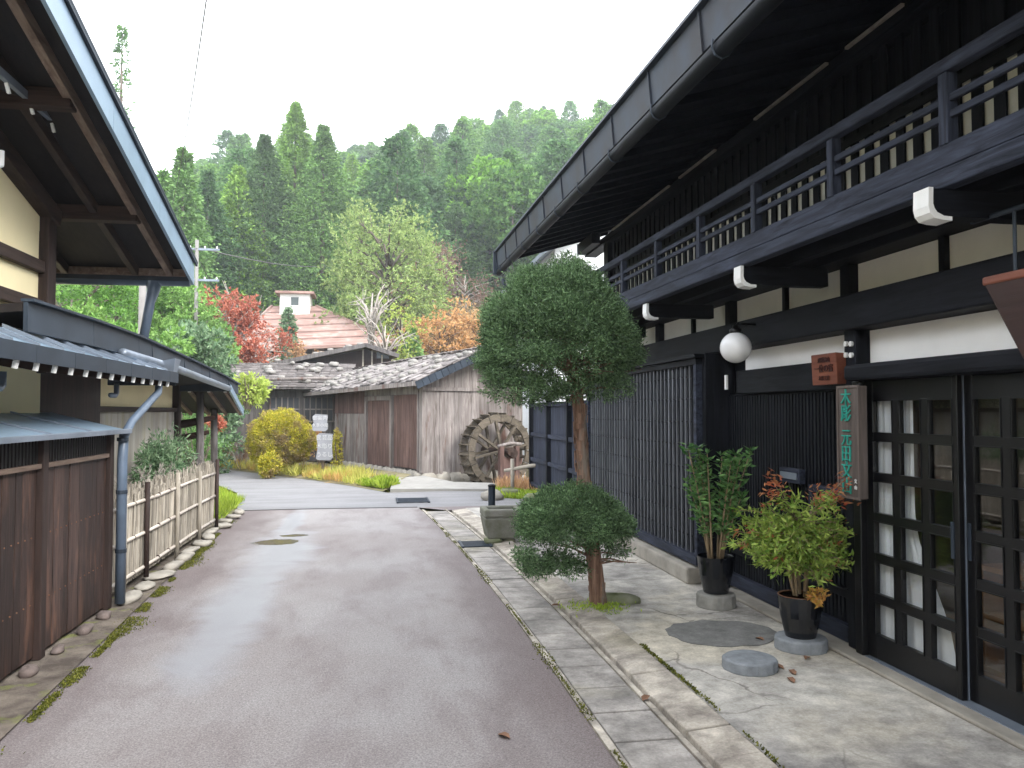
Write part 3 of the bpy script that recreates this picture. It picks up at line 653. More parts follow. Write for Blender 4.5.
t=thing('hanging_signboard',(2.72,2.6,1.8),'dark red-brown tapered signboard hanging from the beam above the right-hand doors','signboard')
b=MB(); pr=[(3.18,2.17),(3.165,2.20),(2.0,2.20),(1.985,2.17),(2.18,1.82),(2.99,1.82)]; n=len(pr)
vs=[(2.70-.02*(z>2.1),y,z) for y,z in pr]+[(2.76,y,z) for y,z in pr]
b.add(vs,[tuple(range(n)),tuple(range(2*n-1,n-1,-1))]+[(i,i+n,(i+1)%n+n,(i+1)%n) for i in range(n)]); b.build('board',MT['hangwood'],t,bevel=.012)
b=MB(); b.box(2.675,2.70,1.98,3.185,2.165,2.205); b.build('top_moulding',MT['redwood'],t,bevel=.01)
text('木彫',.24,facing_left(2.690,2.60,1.99),'lettering',MT['white'],t,.003)
b=MB(); 
for y in (2.1,3.05): b.tube([(2.73,y,2.20),(2.73,y,2.48)],.008,6)
b.tube([(2.73,1.9,2.484),(2.73,3.3,2.484)],.012,6)
b.build('hanger',MT['metal'],t)
# curtain behind door
t=thing('curtain',(3.22,4.4,.1),'white cloth curtain tied back behind the glass of the left sliding door','curtain')
def cloth(name,y0f,y1f,z0,z1,x=3.24):
    b=MB(); n=16; m=14
    for j in range(m+1):
        z=z0+(z1-z0)*j/m
        for i in range(n+1):
            u=i/n; y=y0f(z)+(y1f(z)-y0f(z))*u
            b.v.append((x+.007*math.sin(u*26+z*1.5)+.003*math.sin(u*61),y,z))
    for j in range(m):
        for i in range(n): k=j*(n+1)+i; b.f.append((k,k+1,k+n+2,k+n+1)); b.mi.append(0)
    return b.build(name,MT['cloth'],t,smooth=True)
cloth('left_curtain_cloth',lambda z:4.50,lambda z:4.78,.15,1.74,3.158)
cloth('right_curtain_cloth',lambda z:(4.36 if z>1.0 else 4.36-.33*smooth((1.0-z)/.8)),lambda z:4.52,.13,1.74,3.175)
# interior display
t=thing('display_shelf',(3.75,3.3,.07),'low wooden display shelf seen through the right sliding doors','shelf')
b=MB(); 
for z in (.07,.38,.66): b.box(3.55,3.95,2.2,4.3,z,z+.03)
for y in (2.2,3.2,4.27): b.box(3.56,3.94,y,y+.03,.10,.66)
b.build('shelf_boards',MT['copper'],t)
t=thing('carved_figure',(3.66,3.62,.69),'small carved orange-brown wooden figure standing on the shelf inside the shop','figurine')
b=MB(); b.lathe([(.055,0),(.058,.03),(.05,.09),(.036,.15),(.018,.165),(.020,.175),(.032,.20),(.030,.225),(.012,.245),(.001,.25)],(3.66,3.62,.69),16); b.build('figure_body',MT['copper'],t,smooth=True)
# ================================================================== LATTICE GATE beyond house
t=thing('board_fence_gate',(3.1,14,0),'dark board gate fence with horizontal rails continuing beyond the townhouse','gate')
for y0,y1 in ((11.15,12.7),(12.75,14.3),(14.35,15.95)):
    b=MB(); y=y0+.06
    while y<y1-.05: b.box(3.10,3.125,y,min(y+.17,y1-.05),.10,1.78); y+=.178
    p=b.build('board_panel',MT['rail_z'],t)
    for z in (.12,.62,1.12,1.70): MB().box(3.05,3.098,y0,y1,z,z+.07).build('rail',MT['rail_y'],p,bevel=.004)
for y in (11.05,12.7,14.3,15.95): MB().box(3.03,3.14,y,y+.09,0,1.86).build('post',MT['black_z'],t,bevel=.005)
b=MB(); b.slab([(2.88,10.95,1.90),(3.4,10.95,2.02),(3.4,16.1,2.02),(2.88,16.1,1.90)],.035); b.build('cap_roof',MT['metal'],t)
# ================================================================== TOPIARY
def sprays(LV,c,rad,N,g,leaf=.035,wid=.009,per=12,shape=None,mi=0,inner=.75,bottomcut=-9,hole=.0):
    U=unit(g,N*2); keep=U[:,2]>bottomcut; U=U[keep][:N]; n=len(U)
    rr=g.uniform(inner,1.03,n)**.6
    lum=1+.06*np.sin(U[:,0]*9+U[:,2]*7)+.045*np.sin(U[:,1]*13-U[:,2]*11+U[:,0]*5)
    P0=np.array(c)+U*np.array(rad)*(rr*lum)[:,None]
    if hole>0:
        s=np.sin(U[:,0]*11+2)+np.sin(U[:,1]*9+1)+np.sin(U[:,2]*13); k=~((s>2.0-hole)&(g.random(n)<.75)); P0=P0[k];U=U[k];n=len(U)
    P=np.repeat(P0,per,0); Ur=np.repeat(U,per,0)
    P=P+g.normal(size=P.shape)*.022
    D=Ur*.9+g.normal(size=P.shape)*.75+np.array([0,0,.25])
    LV.add(P,D,g.uniform(.6,1.3,len(P))*leaf,g.uniform(.7,1.3,len(P))*wid,mi)
T=thing('topiary_tree',(1.80,6.42,.02),'clipped evergreen tree with one big round crown above a smaller one, growing at the kerb','tree')
g=np.random.default_rng(5)
b=MB(); b.tube([(1.80,6.42,-.02),(1.785,6.42,.12),(1.77,6.42,.3),(1.74,6.43,.55),(1.70,6.43,.85),(1.675,6.44,1.1),(1.66,6.44,1.4),(1.63,6.44,1.7),(1.57,6.45,2.0),(1.52,6.45,2.3)],[.085,.066,.062,.060,.055,.054,.052,.05,.04,.02],12)
q=random.Random(12)
for k in range(150): # loose plates of bark
    z_=q.uniform(.04,1.75); a_=q.uniform(0,6.28); f_=z_/1.7; cx_=1.80-.14*min(1,z_/1.1)-.03*max(0,z_-1.1); rr_=.078-.024*min(1,z_/.3) if z_<.3 else .056
    b.bar((cx_+rr_*math.cos(a_),6.425+rr_*math.sin(a_),z_),(cx_+(rr_+.004)*math.cos(a_),6.425+(rr_+.004)*math.sin(a_),z_+q.uniform(.03,.09)),q.uniform(.015,.03),.006,(math.cos(a_),math.sin(a_),0))
b.build('trunk',MT['bark'],T,smooth=False)
b=MB()
for i in range(60):
    a=g.uniform(0,6.28); zz_=g.uniform(1.72,2.3); e=g.uniform(-.15,.9); L=g.uniform(.35,.62)
    p0=Vector((1.60,6.445,zz_)); d=Vector((math.cos(a),math.sin(a),e)).normalized(); p1=p0+d*L*.5+Vector((0,0,.03)); p2=p0+d*L
    b.tube([p0,p1,p2],[.012,.008,.003],5)
for i in range(34):
    a=g.uniform(0,6.28); zz_=g.uniform(.28,.75); e=g.uniform(-.25,.7); L=g.uniform(.2,.42)
    p0=Vector((1.74,6.43,zz_)); d=Vector((math.cos(a)-.35,math.sin(a),e)).normalized()
    b.tube([p0,p0+d*L*.5+Vector((0,0,.02)),p0+d*L],[.010,.007,.003],5)
b.build('branches',MT['bark'],T)
LV=Leaves(); kw=dict(leaf=.026,wid=.0085,per=17)
sprays(LV,(1.46,6.45,2.10),(.63,.61,.72),6000,g,bottomcut=-.12,hole=.7,inner=.8,**kw); sprays(LV,(1.46,6.45,2.10),(.64,.62,.40),2700,g,bottomcut=-.97,hole=1.3,inner=.55,**kw)
for _ in range(34):
    u_=unit(g,1)[0]; u_[2]=abs(u_[2])*.9-.12; sprays(LV,np.array([1.46,6.45,2.10])+u_*np.array([.60,.58,.67]),(.13,.13,.075),70,g,bottomcut=-1,inner=.3,**kw)

sprays(LV,(1.46,6.45,2.15),(.58,.56,.6),1500,g,per=8,bottomcut=-.4); sprays(LV,(1.2,6.4,1.80),(.36,.36,.13),350,g,bottomcut=-1); sprays(LV,(1.85,6.45,1.82),(.25,.3,.10),200,g)
LV.build('upper_crown',MT['yew'],T,2)
LV=Leaves(); sprays(LV,(1.585,6.43,.68),(.43,.42,.30),2700,g,bottomcut=-.25,hole=.8,inner=.8,**kw); sprays(LV,(1.57,6.43,.67),(.44,.42,.22),900,g,bottomcut=-.95,hole=1.4,inner=.5,**kw)
for _ in range(20):
    u_=unit(g,1)[0]; u_[2]=abs(u_[2])*.9-.2; sprays(LV,np.array([1.585,6.43,.68])+u_*np.array([.41,.40,.27]),(.10,.10,.05),55,g,bottomcut=-1,inner=.3,**kw)

for c_,r_,n_ in (((1.28,6.35,.36),(.16,.16,.07),170),((1.42,6.3,.42),(.14,.14,.07),110),((1.55,6.25,.36),(.12,.12,.06),90),((1.98,6.5,.46),(.1,.12,.09),70),((1.16,6.3,.46),(.1,.12,.05),70)): sprays(LV,c_,r_,n_,g,bottomcut=-1,inner=.2)
LV.build('lower_crown',MT['yew'],T,3)
LV=Leaves(); gg=np.random.default_rng(8); n=700; P=np.stack([gg.normal(1.74,.11,n),gg.normal(6.30,.10,n),np.full(n,.03)],1); LV.add(P,gg.normal(size=(n,3))*.6+np.array([0,0,.8]),.03,.01)
o=LV.build('ground_moss_plants',MT['grassgreen']); tag(o,'low green grass round the foot of the clipped tree','grass',None,'stuff')
o=MB().rock((1.98,6.50,.035),(.17,.15,.045),11).build('flat_mossy_stone',MT['mossstone'],smooth=True); tag(o,'flat rounded mossy stone beside the foot of the clipped tree','stone')
# ================================================================== POTTED PLANTS, STONES
def pot(t,x,y,z,r,h,tilt=0,sq=False):
    b=MB(); n=4 if sq else 32
    b.lathe([(r*.66,0),(r*.70,.02),(r*.88,h*.5),(r*.99,h),(r*.93,h),(r*.86,h*.85),(r*.84,h*.78)],(x,y,z),32); return b.build('pot',MT['pot'],t,smooth=False,bevel=.003)
def base_stone(x,y,r,h,mat,lab,seed):
    b=MB(); b.lathe([(r*.97,0),(r,h*.15),(r*.99,h*.85),(r*.95,h),(.001,h+.004)],(x,y,.015),36,jit=.025,seed=seed)
    return tag(b.build('round_stone',MT[mat],smooth=False,bevel=.006,origin=(x,y,.015)),lab,'stone')
base_stone(2.72,6.20,.155,.115,'stone','round stone block carrying the black pot of the tall green shrub',2)
base_stone(2.80,5.02,.170,.085,'bluestone','blue-grey round stone under the black pot of the red-topped nandina',3)
base_stone(2.27,4.68,.165,.075,'bluestone','low round blue-grey millstone lying alone on the concrete',4)
t=thing('potted_shrub',(2.72,6.20,.135),'tall narrow-leaved green shrub in a glossy black pot by the lattice window','potted plant')
pot(t,2.72,6.20,.135,.150,.295); MB().lathe([(.12,0),(.001,.01)],(2.72,6.20,.135+.245),20).build('soil',MT['soil'],t)
b=MB(); LV=Leaves(); g=np.random.default_rng(21)
for i in range(13):
    a=g.uniform(0,6.28); sp=g.uniform(.05,.25); hh=g.uniform(.55,.96); x0=2.72+.05*math.cos(a); y0=6.20+.05*math.sin(a)
    pts=[]; 
    for k in range(7):
        u=k/6; pts.append((x0+math.cos(a)*sp*u**1.3,y0+math.sin(a)*sp*u**1.3,.37+hh*u))
    b.tube(pts,[.011-.0012*k for k in range(7)],6)
    for u in np.linspace(.3,1.0,15):
        k=min(int(u*6),5); f=u*6-k; p=np.array(pts[k])*(1-f)+np.array(pts[k+1])*f
        n=int(5+4*u); th=g.uniform(0,6.28,n)
        D=np.stack([np.cos(th),np.sin(th),g.uniform(-.25,1.0,n)],1); LV.add(np.repeat(p[None],n,0)+g.normal(size=(n,3))*.012,D,g.uniform(.055,.09,n),g.uniform(.020,.030,n))
b.build('stems',MT['stem'],t,smooth=True); LV.build('leaves',MT['oleander'],t,4)
t=thing('potted_nandina',(2.80,5.02,.10),'bushy nandina with red-tipped top leaves in a glossy black pot by the post','potted plant')
pot(t,2.80,5.02,.10,.148,.275); MB().lathe([(.12,0),(.001,.01)],(2.80,5.02,.10+.225),20).build('soil',MT['soil'],t)
b=MB(); b.lathe([(.142,0),(.146,.006),(.138,.008),(.136,0)],(2.80,5.02,.371),32); b.build('rusty_rim',MT['rust'],t)
b=MB(); LV=Leaves(); g=np.random.default_rng(33)
for i in range(12):
    a=g.uniform(0,6.28); sp=g.uniform(.02,.10); hh=g.uniform(.35,.55); x0=2.80+.035*math.cos(a); y0=5.02+.035*math.sin(a)
    pts=[(x0+math.cos(a)*sp*u,y0+math.sin(a)*sp*u,.33+hh*u) for u in np.linspace(0,1,5)]
    b.tube(pts,[.010,.009,.008,.007,.005],6)
    top=Vector(pts[-1])
    for j in range(19):
        a2=a+g.normal()*1.3; L=g.uniform(.12,.38); e=g.uniform(-.15,.75); u0=g.uniform(.45,1); s0=Vector(pts[0]).lerp(top,u0)
        d=Vector((math.cos(a2),math.sin(a2),e)).normalized(); q1=s0+d*L*.6+Vector((0,0,.03)); q2=s0+d*L+Vector((0,0,-.015))
        b.tube([s0,q1,q2],[.004,.003,.0015],4)
        for u in np.linspace(.35,1,7):
            p=s0.lerp(q1,u/.6) if u<.6 else q1.lerp(q2,(u-.6)/.4); n=5
            dr=np.array(d)*.5; D=dr+g.normal(size=(n,3))*.55+np.array([0,0,-.1])
            red=1 if (p.z>1.10 and g.random()<.5) or g.random()<.04 else 0
            LV.add(np.repeat(np.array(p)[None],n,0)+g.normal(size=(n,3))*.013,D,g.uniform(.035,.065,n),g.uniform(.012,.019,n),red)
for j in range(5): # low golden shoots leaning out of the pot toward the door
    d=Vector((g.uniform(-.15,.15),-1,g.uniform(-.1,.35))).normalized(); s0=Vector((2.80,4.98,.40)); q2=s0+d*g.uniform(.2,.33)
    b.tube([s0,q2],[.004,.002],4)
    for u in np.linspace(.4,1,7):
        n=5; LV.add(np.repeat(np.array(s0.lerp(q2,u))[None],n,0),g.normal(size=(n,3)),g.uniform(.03,.05,n),g.uniform(.013,.02,n),2)
for j in range(9):
    a2=g.uniform(0,6.28); s0=Vector((2.80,5.02,.85)); q2=s0+Vector((math.cos(a2)*.24,math.sin(a2)*.36,g.uniform(.18,.32)))
    b.tube([s0,q2],[.005,.002],4)
    for u in np.linspace(.5,1.05,9):
        n=6; LV.add(np.repeat(np.array(s0.lerp(q2,u))[None],n,0)+g.normal(size=(n,3))*.03,g.normal(size=(n,3))*.6+np.array([math.cos(a2),math.sin(a2),.1]),g.uniform(.035,.06,n),g.uniform(.009,.015,n),1 if u>.72 else 0)
b.build('stems',MT['stem'],t,smooth=True); LV.build('leaves',[MT['nandina'],MT['nandinared'],MT['nandinagold']],t,5)
# stone trough
t=thing('stone_trough',(1.50,9.75,0),'mossy square stone water trough at the kerb left of the clipped tree','trough')
b=MB(); x0,x1,y0,y1=1.26,1.74,9.52,9.98
b.hexa([(x0+.05,y0+.05,.07),(x1-.05,y0+.05,.07),(x1-.05,y1-.05,.07),(x0+.05,y1-.05,.07)],[(x0,y0,.33),(x1,y0,.33),(x1,y1,.33),(x0,y1,.33)])
b.box(x0,x1,y0,y0+.07,.331,.43); b.box(x0,x1,y1-.07,y1,.331,.43); b.box(x0,x0+.07,y0+.071,y1-.071,.331,.43); b.box(x1-.07,x1,y0+.071,y1-.071,.331,.425)
b.build('basin',MT['trough'],t,bevel=.02)
MB().box(x0+.07,x1-.07,y0+.07,y1-.07,.332,.39).build('water',plain('trough_water',(.03,.035,.03),.1,2,rough=.04,spec=.6),t)
b=MB(); b.rock((1.38,9.62,.04),(.1,.08,.05),3); b.rock((1.58,9.68,.04),(.08,.09,.05),5); b.rock((1.5,9.86,.04),(.14,.06,.05),6); b.build('footing_stones',MT['mossstone'],t,smooth=True)
t=thing('black_tap_post',(1.42,9.93,.33),'short black post standing behind the stone trough','post')
b=MB(); b.tube([(1.42,10.03,.0),(1.42,10.03,.66)],.045,14); b.build('post_tube',MT['metal'],t,smooth=False); b=MB(); b.lathe([(.05,0),(.05,.02),(.03,.035),(.001,.04)],(1.42,10.03,.66),14); b.build('post_cap',MT['doorblack'],t)
# fallen leaves
for i,(x,y,z,lab) in enumerate(((.62,3.95,.004,'pale brown fallen leaf lying alone on the asphalt near the drain'),(1.47,4.30,.016,'red fallen leaf lying on the drain edging'),(1.44,6.45,.018,'pinkish fallen leaf on the drain beside the clipped tree'),(2.40,4.42,.024,'brown curled leaf on the concrete next to the lone millstone'),(2.48,4.55,.024,'tan fallen leaf behind the lone millstone'),(2.72,4.80,.024,'orange fallen leaf in front of the blue-grey pot stone'),(2.62,5.25,.024,'rust-coloured fallen leaf left of the blue-grey pot stone'),(2.45,4.66,.024,'small dry leaf right of the lone millstone'))):
    b=MB(); q=random.Random(i); a=q.uniform(0,6.28); L=.042; c,s=math.cos(a),math.sin(a)
    pr=[(-1,0,.0),(-.4,.5,.012),(.4,.42,.014),(1.1,0,.004),(.4,-.45,.016),(-.4,-.5,.010)]
    vs=[(x+(u*c-v*s)*L,y+(u*s+v*c)*L,z+w_) for u,v,w_ in pr]; m_=(x,y,z+.003); b.add(vs+[m_]+[(v[0],v[1],v[2]-.0012) for v in vs]+[(x,y,z+.0018)],[(k,(k+1)%6,6) for k in range(6)]+[((k+1)%6+7,k+7,13) for k in range(6)])
    tag(b.build('fallen_leaf',MT['deadleaf'],origin=(x,y,z)),lab,'leaf',None)
#@@PART2
# ================================================================== LEFT HOUSE
LH=thing('yellow_walled_house',(-2.6,5,0),'old house with yellow plaster upper wall and wide dark eaves on the left','house')
MB().box(-9,-2.6,-4,6.76,1.2,3.12).add([(-2.6,-4,3.1),(-2.6,6.76,3.1),(-2.6,1.0,4.75),(-2.6,-4,3.4)],[(0,1,2,3)]).build('upper_wall',MT['yellow'],LH)
MB().box(-9,-2.62,-4,8.2,0,1.99).build('lower_wall',MT['brown_z'],LH)
def lz(y): return 3.075+.272*(8.07-y)
def lbox(name,mat,x0,x1,y0,y1,z0,z1,par=LH,bev=.006): return MB().box(x0,x1,y0,y1,z0,z1).build(name,MT[mat],par,bevel=bev)
b=MB(); b.add([(-2.598,1.0,lz(1)-.16),(-2.598,6.76,lz(6.76)-.16),(-2.598,6.76,3.0),(-2.598,1.0,3.0)],[(0,1,2,3)]); b.build('gable_plaster',MT['yellow'],LH)
for z in (2.72,2.42): lbox('wall_timber','brown_y',-2.61,-2.55,-4,6.68,z-.045,z+.045)
lbox('corner_post','brown_z',-2.66,-2.53,6.68,6.84,1.9,3.26)
lbox('corner_post','brown_z',-2.64,-2.54,3.6,3.72,1.9,4.0)
b=MB(); b.bar((-2.56,1.2,lz(1.2)-.27),(-2.56,6.85,lz(6.85)-.27),.12,.13); b.build('roof_line_beam',MT['brown_y'],LH,bevel=.006)
# gable roof sloping down along the lane
b=MB(); b.hexa([(-9,1,lz(1)-.10),(-1.80,1,lz(1)-.10),(-1.80,8.1,lz(8.1)-.10),(-9,8.1,lz(8.1)-.10)],[(-9,1,lz(1)),(-1.80,1,lz(1)),(-1.80,8.1,lz(8.1)),(-9,8.1,lz(8.1))])
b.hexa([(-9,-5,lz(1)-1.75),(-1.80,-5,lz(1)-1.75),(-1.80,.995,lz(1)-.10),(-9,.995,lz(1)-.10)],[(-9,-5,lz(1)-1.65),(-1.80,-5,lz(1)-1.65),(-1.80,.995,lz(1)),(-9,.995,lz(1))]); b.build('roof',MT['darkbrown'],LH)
b=MB(); b.bar((-1.83,1,lz(1)+.02),(-1.83,8.2,lz(8.2)+.02),.16,.018); b.bar((-1.762,1,lz(1)-.0),(-1.762,8.2,lz(8.2)-.0),.02,.03); b.build('roof_edge_trim',MT['metal'],LH)
y=1.0
while y<8.1:
    y1=min(y+1.18,8.16); b=MB(); z0,z1=lz(y),lz(y1)
    b.hexa([(-1.80,y+.003,z0-.215),(-1.775,y+.003,z0-.215),(-1.775,y1-.003,z1-.215),(-1.80,y1-.003,z1-.215)],[(-1.80,y+.003,z0-.02),(-1.775,y+.003,z0-.02),(-1.775,y1-.003,z1-.02),(-1.80,y1-.003,z1-.02)])
    b.build('barge_board',MT['bluemetal'],LH); y=y1
for x,m in ((-1.97,'edge'),(-2.28,'brown_y'),(-2.9,'brown_y'),(-3.25,'brown_y'),(-3.6,'brown_y'),(-3.95,'brown_y')):
    b=MB(); b.bar((x,1,lz(1)-.145),(x,8.05,lz(8.05)-.145),.055,.085); b.build('rafter',MT[m],LH,bevel=.004)
for y in (2.7,4.1,5.50,6.95):
    z=lz(y)-.165; lbox('purlin','brown_x',-4.5,-1.95,y-.06,y+.06,z-.06,z+.06,bev=.008)
gt=MB(); gt.tube([(-1.82,8.18,2.88),(-6,8.18,2.85)],.058,12); gt=gt.build('eave_gutter',MT['pipe'],LH,smooth=True)
lbox('eave_board','edge',-6,-1.83,8.05,8.085,2.90,2.97); lbox('eave_fascia','metal',-6,-1.79,8.09,8.10,2.86,2.99)
b=MB(); b.tube([(-2.15,8.18,2.86),(-2.15,8.17,2.78),(-2.165,8.12,2.66),(-2.20,8.05,2.30)],[.075,.06,.045,.042],10); b.build('downpipe',MT['pipe'],LH,smooth=True)
# canopy above upper window
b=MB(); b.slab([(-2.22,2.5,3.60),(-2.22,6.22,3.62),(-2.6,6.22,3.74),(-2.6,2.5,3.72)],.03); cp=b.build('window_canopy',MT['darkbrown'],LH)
b=MB(); b.bar((-2.215,2.5,3.592),(-2.215,6.25,3.612),.03,.05); b.build('canopy_edge',MT['greymetal'],cp)
y=2.8
while y<6.2: MB().bar((-2.215,y,3.575),(-2.20,y,3.515),.018,.020,(0,1,0)).build('white_peg',MT['white'],cp); y+=.34
b=MB(); b.tube([(-2.38,4.4,3.17),(-2.38,5.45,3.15),(-2.38,5.50,3.17),(-2.38,5.50,3.26)],.026,8); b.build('white_gutter_bracket',MT['white'],LH,smooth=True)
# second roof with long fascia
fz=[(5.5,2.30),(6.7,2.305),(7.9,2.29),(9.2,2.24),(10.6,2.18),(12.0,2.11),(13.3,2.03)]
b=MB()
for (y0,z0),(y1,z1) in zip(fz,fz[1:]):
    b.hexa([(-2.23,y0,z0-.06),(-2.23,y1,z1-.06),(-6,y1,z1-.40),(-6,y0,z0-.40)][::-1],[(-2.23,y0,z0-.005),(-2.23,y1,z1-.005),(-6,y1,z1-.34),(-6,y0,z0-.34)][::-1])
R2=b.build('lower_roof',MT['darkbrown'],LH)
k=0
for (y0,z0),(y1,z1) in zip(fz,fz[1:]):
    nseg=1 if y0<7.8 else 3
    for i in range(nseg):
        a,c=i/nseg,(i+1)/nseg; ya_,yb_=y0+(y1-y0)*a,y0+(y1-y0)*c; za,zb=z0+(z1-z0)*a,z0+(z1-z0)*c; hgt=.19 if y0<7.8 else .15; dx=.012*(i%2)
        b=MB(); b.hexa([(-2.225,ya_+.003,za-hgt),(-2.195+dx,ya_+.003,za-hgt),(-2.195+dx,yb_-.003,zb-hgt),(-2.225,yb_-.003,zb-hgt)],[(-2.225,ya_+.003,za),(-2.20,ya_+.003,za),(-2.20,yb_-.003,zb),(-2.225,yb_-.003,zb)])
        b.build('fascia_plate',MT['metal'],R2)
b=MB()
for (y0,z0),(y1,z1) in zip(fz,fz[1:]): b.bar((-2.2,y0,z0+.012),(-2.2,y1,z1+.012),.08,.018)
b.build('roof_edge_trim',MT['metal'],R2)
b=MB(); b.bar((-2.42,5.6,2.10),(-2.42,8.4,2.09),.12,.10); b.build('under_beam',MT['brown_y'],R2)
b=MB(); b.tube([(-2.16,7.3,2.105),(-2.17,9.2,2.07),(-2.17,12.3,1.945)],.042,10); b.build('roof_gutter',MT['greymetal'],R2,smooth=True)
b=MB(); b.hexa([(-2.16,8.55,1.95),(-2.05,8.55,1.98),(-2.05,8.68,1.98),(-2.16,8.68,1.95)],[(-2.22,8.5,2.10),(-2.02,8.5,2.14),(-2.02,8.74,2.14),(-2.22,8.74,2.10)]); b.build('gutter_funnel',MT['greymetal'],R2)
# pent roof with white rafter ends
b=MB(); b.hexa([(-1.97,2,1.925),(-1.97,8.32,1.915),(-2.32,8.32,2.06),(-2.32,2,2.07)][::-1],[(-1.97,2,1.985),(-1.97,8.32,1.975),(-2.32,8.32,2.125),(-2.32,2,2.135)][::-1]); b.box(-2.62,-2.322,2,8.32,2.06,2.11); PR=b.build('pent_roof',MT['bluemetal'],LH)
y=2.2
while y<8.3: MB().hexa([(-1.965,y,1.9862),(-1.965,y+.02,1.9862),(-2.32,y+.02,2.1262),(-2.32,y,2.1262)][::-1],[(-1.965,y,2.004),(-1.965,y+.02,2.004),(-2.32,y+.02,2.154),(-2.32,y,2.154)][::-1]).build('roof_seam',MT['greymetal'],PR); y+=.36

y=2.0
while y<8.3:
    y1=min(y+.6,8.33); lbox('fascia_plate','metal',-1.965,-1.945,y+.003,y1-.003,1.885,1.987,PR,0); y=y1
y=2.1
while y<8.25:
    b=MB(); b.bar((-2.6,y,1.99),(-1.99,y,1.868),.04,.05); rf=b.build('rafter',MT['brown_x'],LH)
    MB().bar((-1.985,y,1.867),(-1.965,y,1.863),.032,.05).build('white_rafter_tip',MT['white'],rf); y+=.27
lbox('pent_end_board','metal',-2.6,-1.97,8.322,8.34,1.86,1.99,LH)
for yb in (5.15,7.25):
    b=MB(); b.tube([(-2.2,yb-.12,1.74),(-2.2,yb,1.74),(-2.2,yb+.03,1.76),(-2.2,yb+.03,1.84)],.022,8); b.build('grey_bracket',MT['greymetal'],LH,smooth=True)
b=MB(); b.tube([(-2.03,7.95,1.87),(-2.03,7.93,1.78),(-2.05,7.2,1.52),(-2.07,7.06,1.40),(-2.07,7.03,1.2),(-2.07,7.03,.04)],[.034,.034,.034,.038,.040,.040],12); dp=b.build('downpipe',MT['pipe'],LH,smooth=True)
for z in (.45,.93,1.36): MB().tube([(-2.07,7.03,z),(-2.07,7.03,z+.03)],.045,12).build('pipe_clamp',MT['metal'],dp)
# rear garden wall of the house
b=MB(); y=8.22; q=random.Random(4)
while y<12.3: b.box(-2.94,-2.90-q.uniform(0,.006),y,y+.40,0,1.60); y+=.405
b.build('rear_wall_boards',wood('bleached_wall_boards',(.32,.29,.25),(.56,.53,.47),'z',fine=8,rough=.9,spec=.1,island=.25,blot=1.2,blotc=(.40,.36,.27)),LH)
b=MB(); b.box(-8,-2.93,8.2,12.3,1.61,2.2); b.box(-8,-2.95,8.2,12.3,0,1.61); b.build('rear_plaster',MT['yellow'],LH)
lbox('rear_rail','brown_y',-2.95,-2.86,8.2,12.35,1.60,1.66)
lbox('rear_post','brown_z',-2.96,-2.84,8.2,8.32,1.66,1.95); lbox('rear_post','brown_z',-2.96,-2.84,12.2,12.34,0,2.0)
# small gate roof
t=thing('gate_with_small_roof',(-2.6,13,0),'small open gate with a dark sloping roof at the far end of the bamboo fence','gate')
b=MB(); b.hexa([(-4,12.3,1.93),(-2.17,12.3,1.93),(-2.25,13.9,1.58),(-4,13.9,1.58)],[(-4,12.3,1.97),(-2.17,12.3,1.97),(-2.25,13.9,1.62),(-4,13.9,1.62)]); gr=b.build('roof',MT['darkbrown'],t)
b=MB(); b.box(-4,-2.14,12.25,12.29,1.90,2.005); b.build('roof_fascia',MT['metal'],gr); b=MB(); b.bar((-2.15,12.26,1.955),(-2.23,13.95,1.59),.03,.10); b.build('roof_verge',MT['bluemetal'],gr)
for x in (-3.6,-3.3,-3.0,-2.72,-2.45,-2.22):
    b=MB(); b.bar((x,12.31,1.905),(x-.03,13.85,1.562),.04,.045); r_=b.build('rafter',MT['edge'],t); MB().box(x-.02,x+.02,12.292,12.308,1.885,1.925).build('white_tip',MT['white'],r_)
for x,y in ((-2.62,12.55),(-2.62,13.6),(-3.7,12.55),(-3.7,13.6)): MB().tube([(x,y,0),(x+.01,y,.9),(x,y,1.9 if y<13 else 1.64)],.055,9).build('gate_post',MT['greyboard'],t,smooth=True)
b=MB(); b.tube([(-3.1,12.6,1.38),(-2.75,12.6,1.44),(-2.42,12.62,1.52)],[.07,.06,.035],8); b.tube([(-2.95,12.62,1.20),(-2.7,12.6,1.25),(-2.5,12.6,1.30)],[.05,.05,.03],8); b.build('crooked_crossbeam',MT['brown_x'],t,smooth=True)
# ================================================================== PLANK FENCE
t=thing('plank_fence',(-2.15,4,0),'dark brown vertical plank fence with a narrow sheet metal roof, left of the lane','fence')
pl=wood('plank_boards',(.016,.010,.009),(.085,.050,.040),'z',fine=34,rough=.6,spec=.3,island=1.1,blot=2.2,blotc=(.125,.066,.046),bump=.6)
pls=wood('dark_slats',(.010,.009,.010),(.035,.03,.03),'z',fine=18,rough=.7,island=.3)
posts=[-.9,.4,1.7,3.0,4.3,5.62,6.93]
for y0,y1 in zip(posts,posts[1:]):
    b=MB(); y=y0+.045; q=random.Random(int(y0*10))
    while y<y1-.05: w_=.093; b.box(-2.175+q.uniform(0,.006),-2.155+q.uniform(0,.006),y,min(y+w_-.004,y1-.045),.045,1.235); y+=w_
    p=b.build('lower_planks',pl,t)
    b=MB()
    for z in (.38,.80):
        y=y0+.08
        while y<y1-.05: b.box(-2.152,-2.146,y,y+.006,z,z+.008); y+=.093
    b.build('nail_heads',MT['rust'],p)
    b=MB(); y=y0+.05
    while y<y1-.05: b.box(-2.17,-2.15,y,y+.026,1.268,1.42); y+=.048
    b.build('upper_slats',pls,t)
    MB().box(-2.14-.03,-2.125,y0+.044,y1-.044,1.236,1.267).build('rail',MT['edge'],t,bevel=.003)
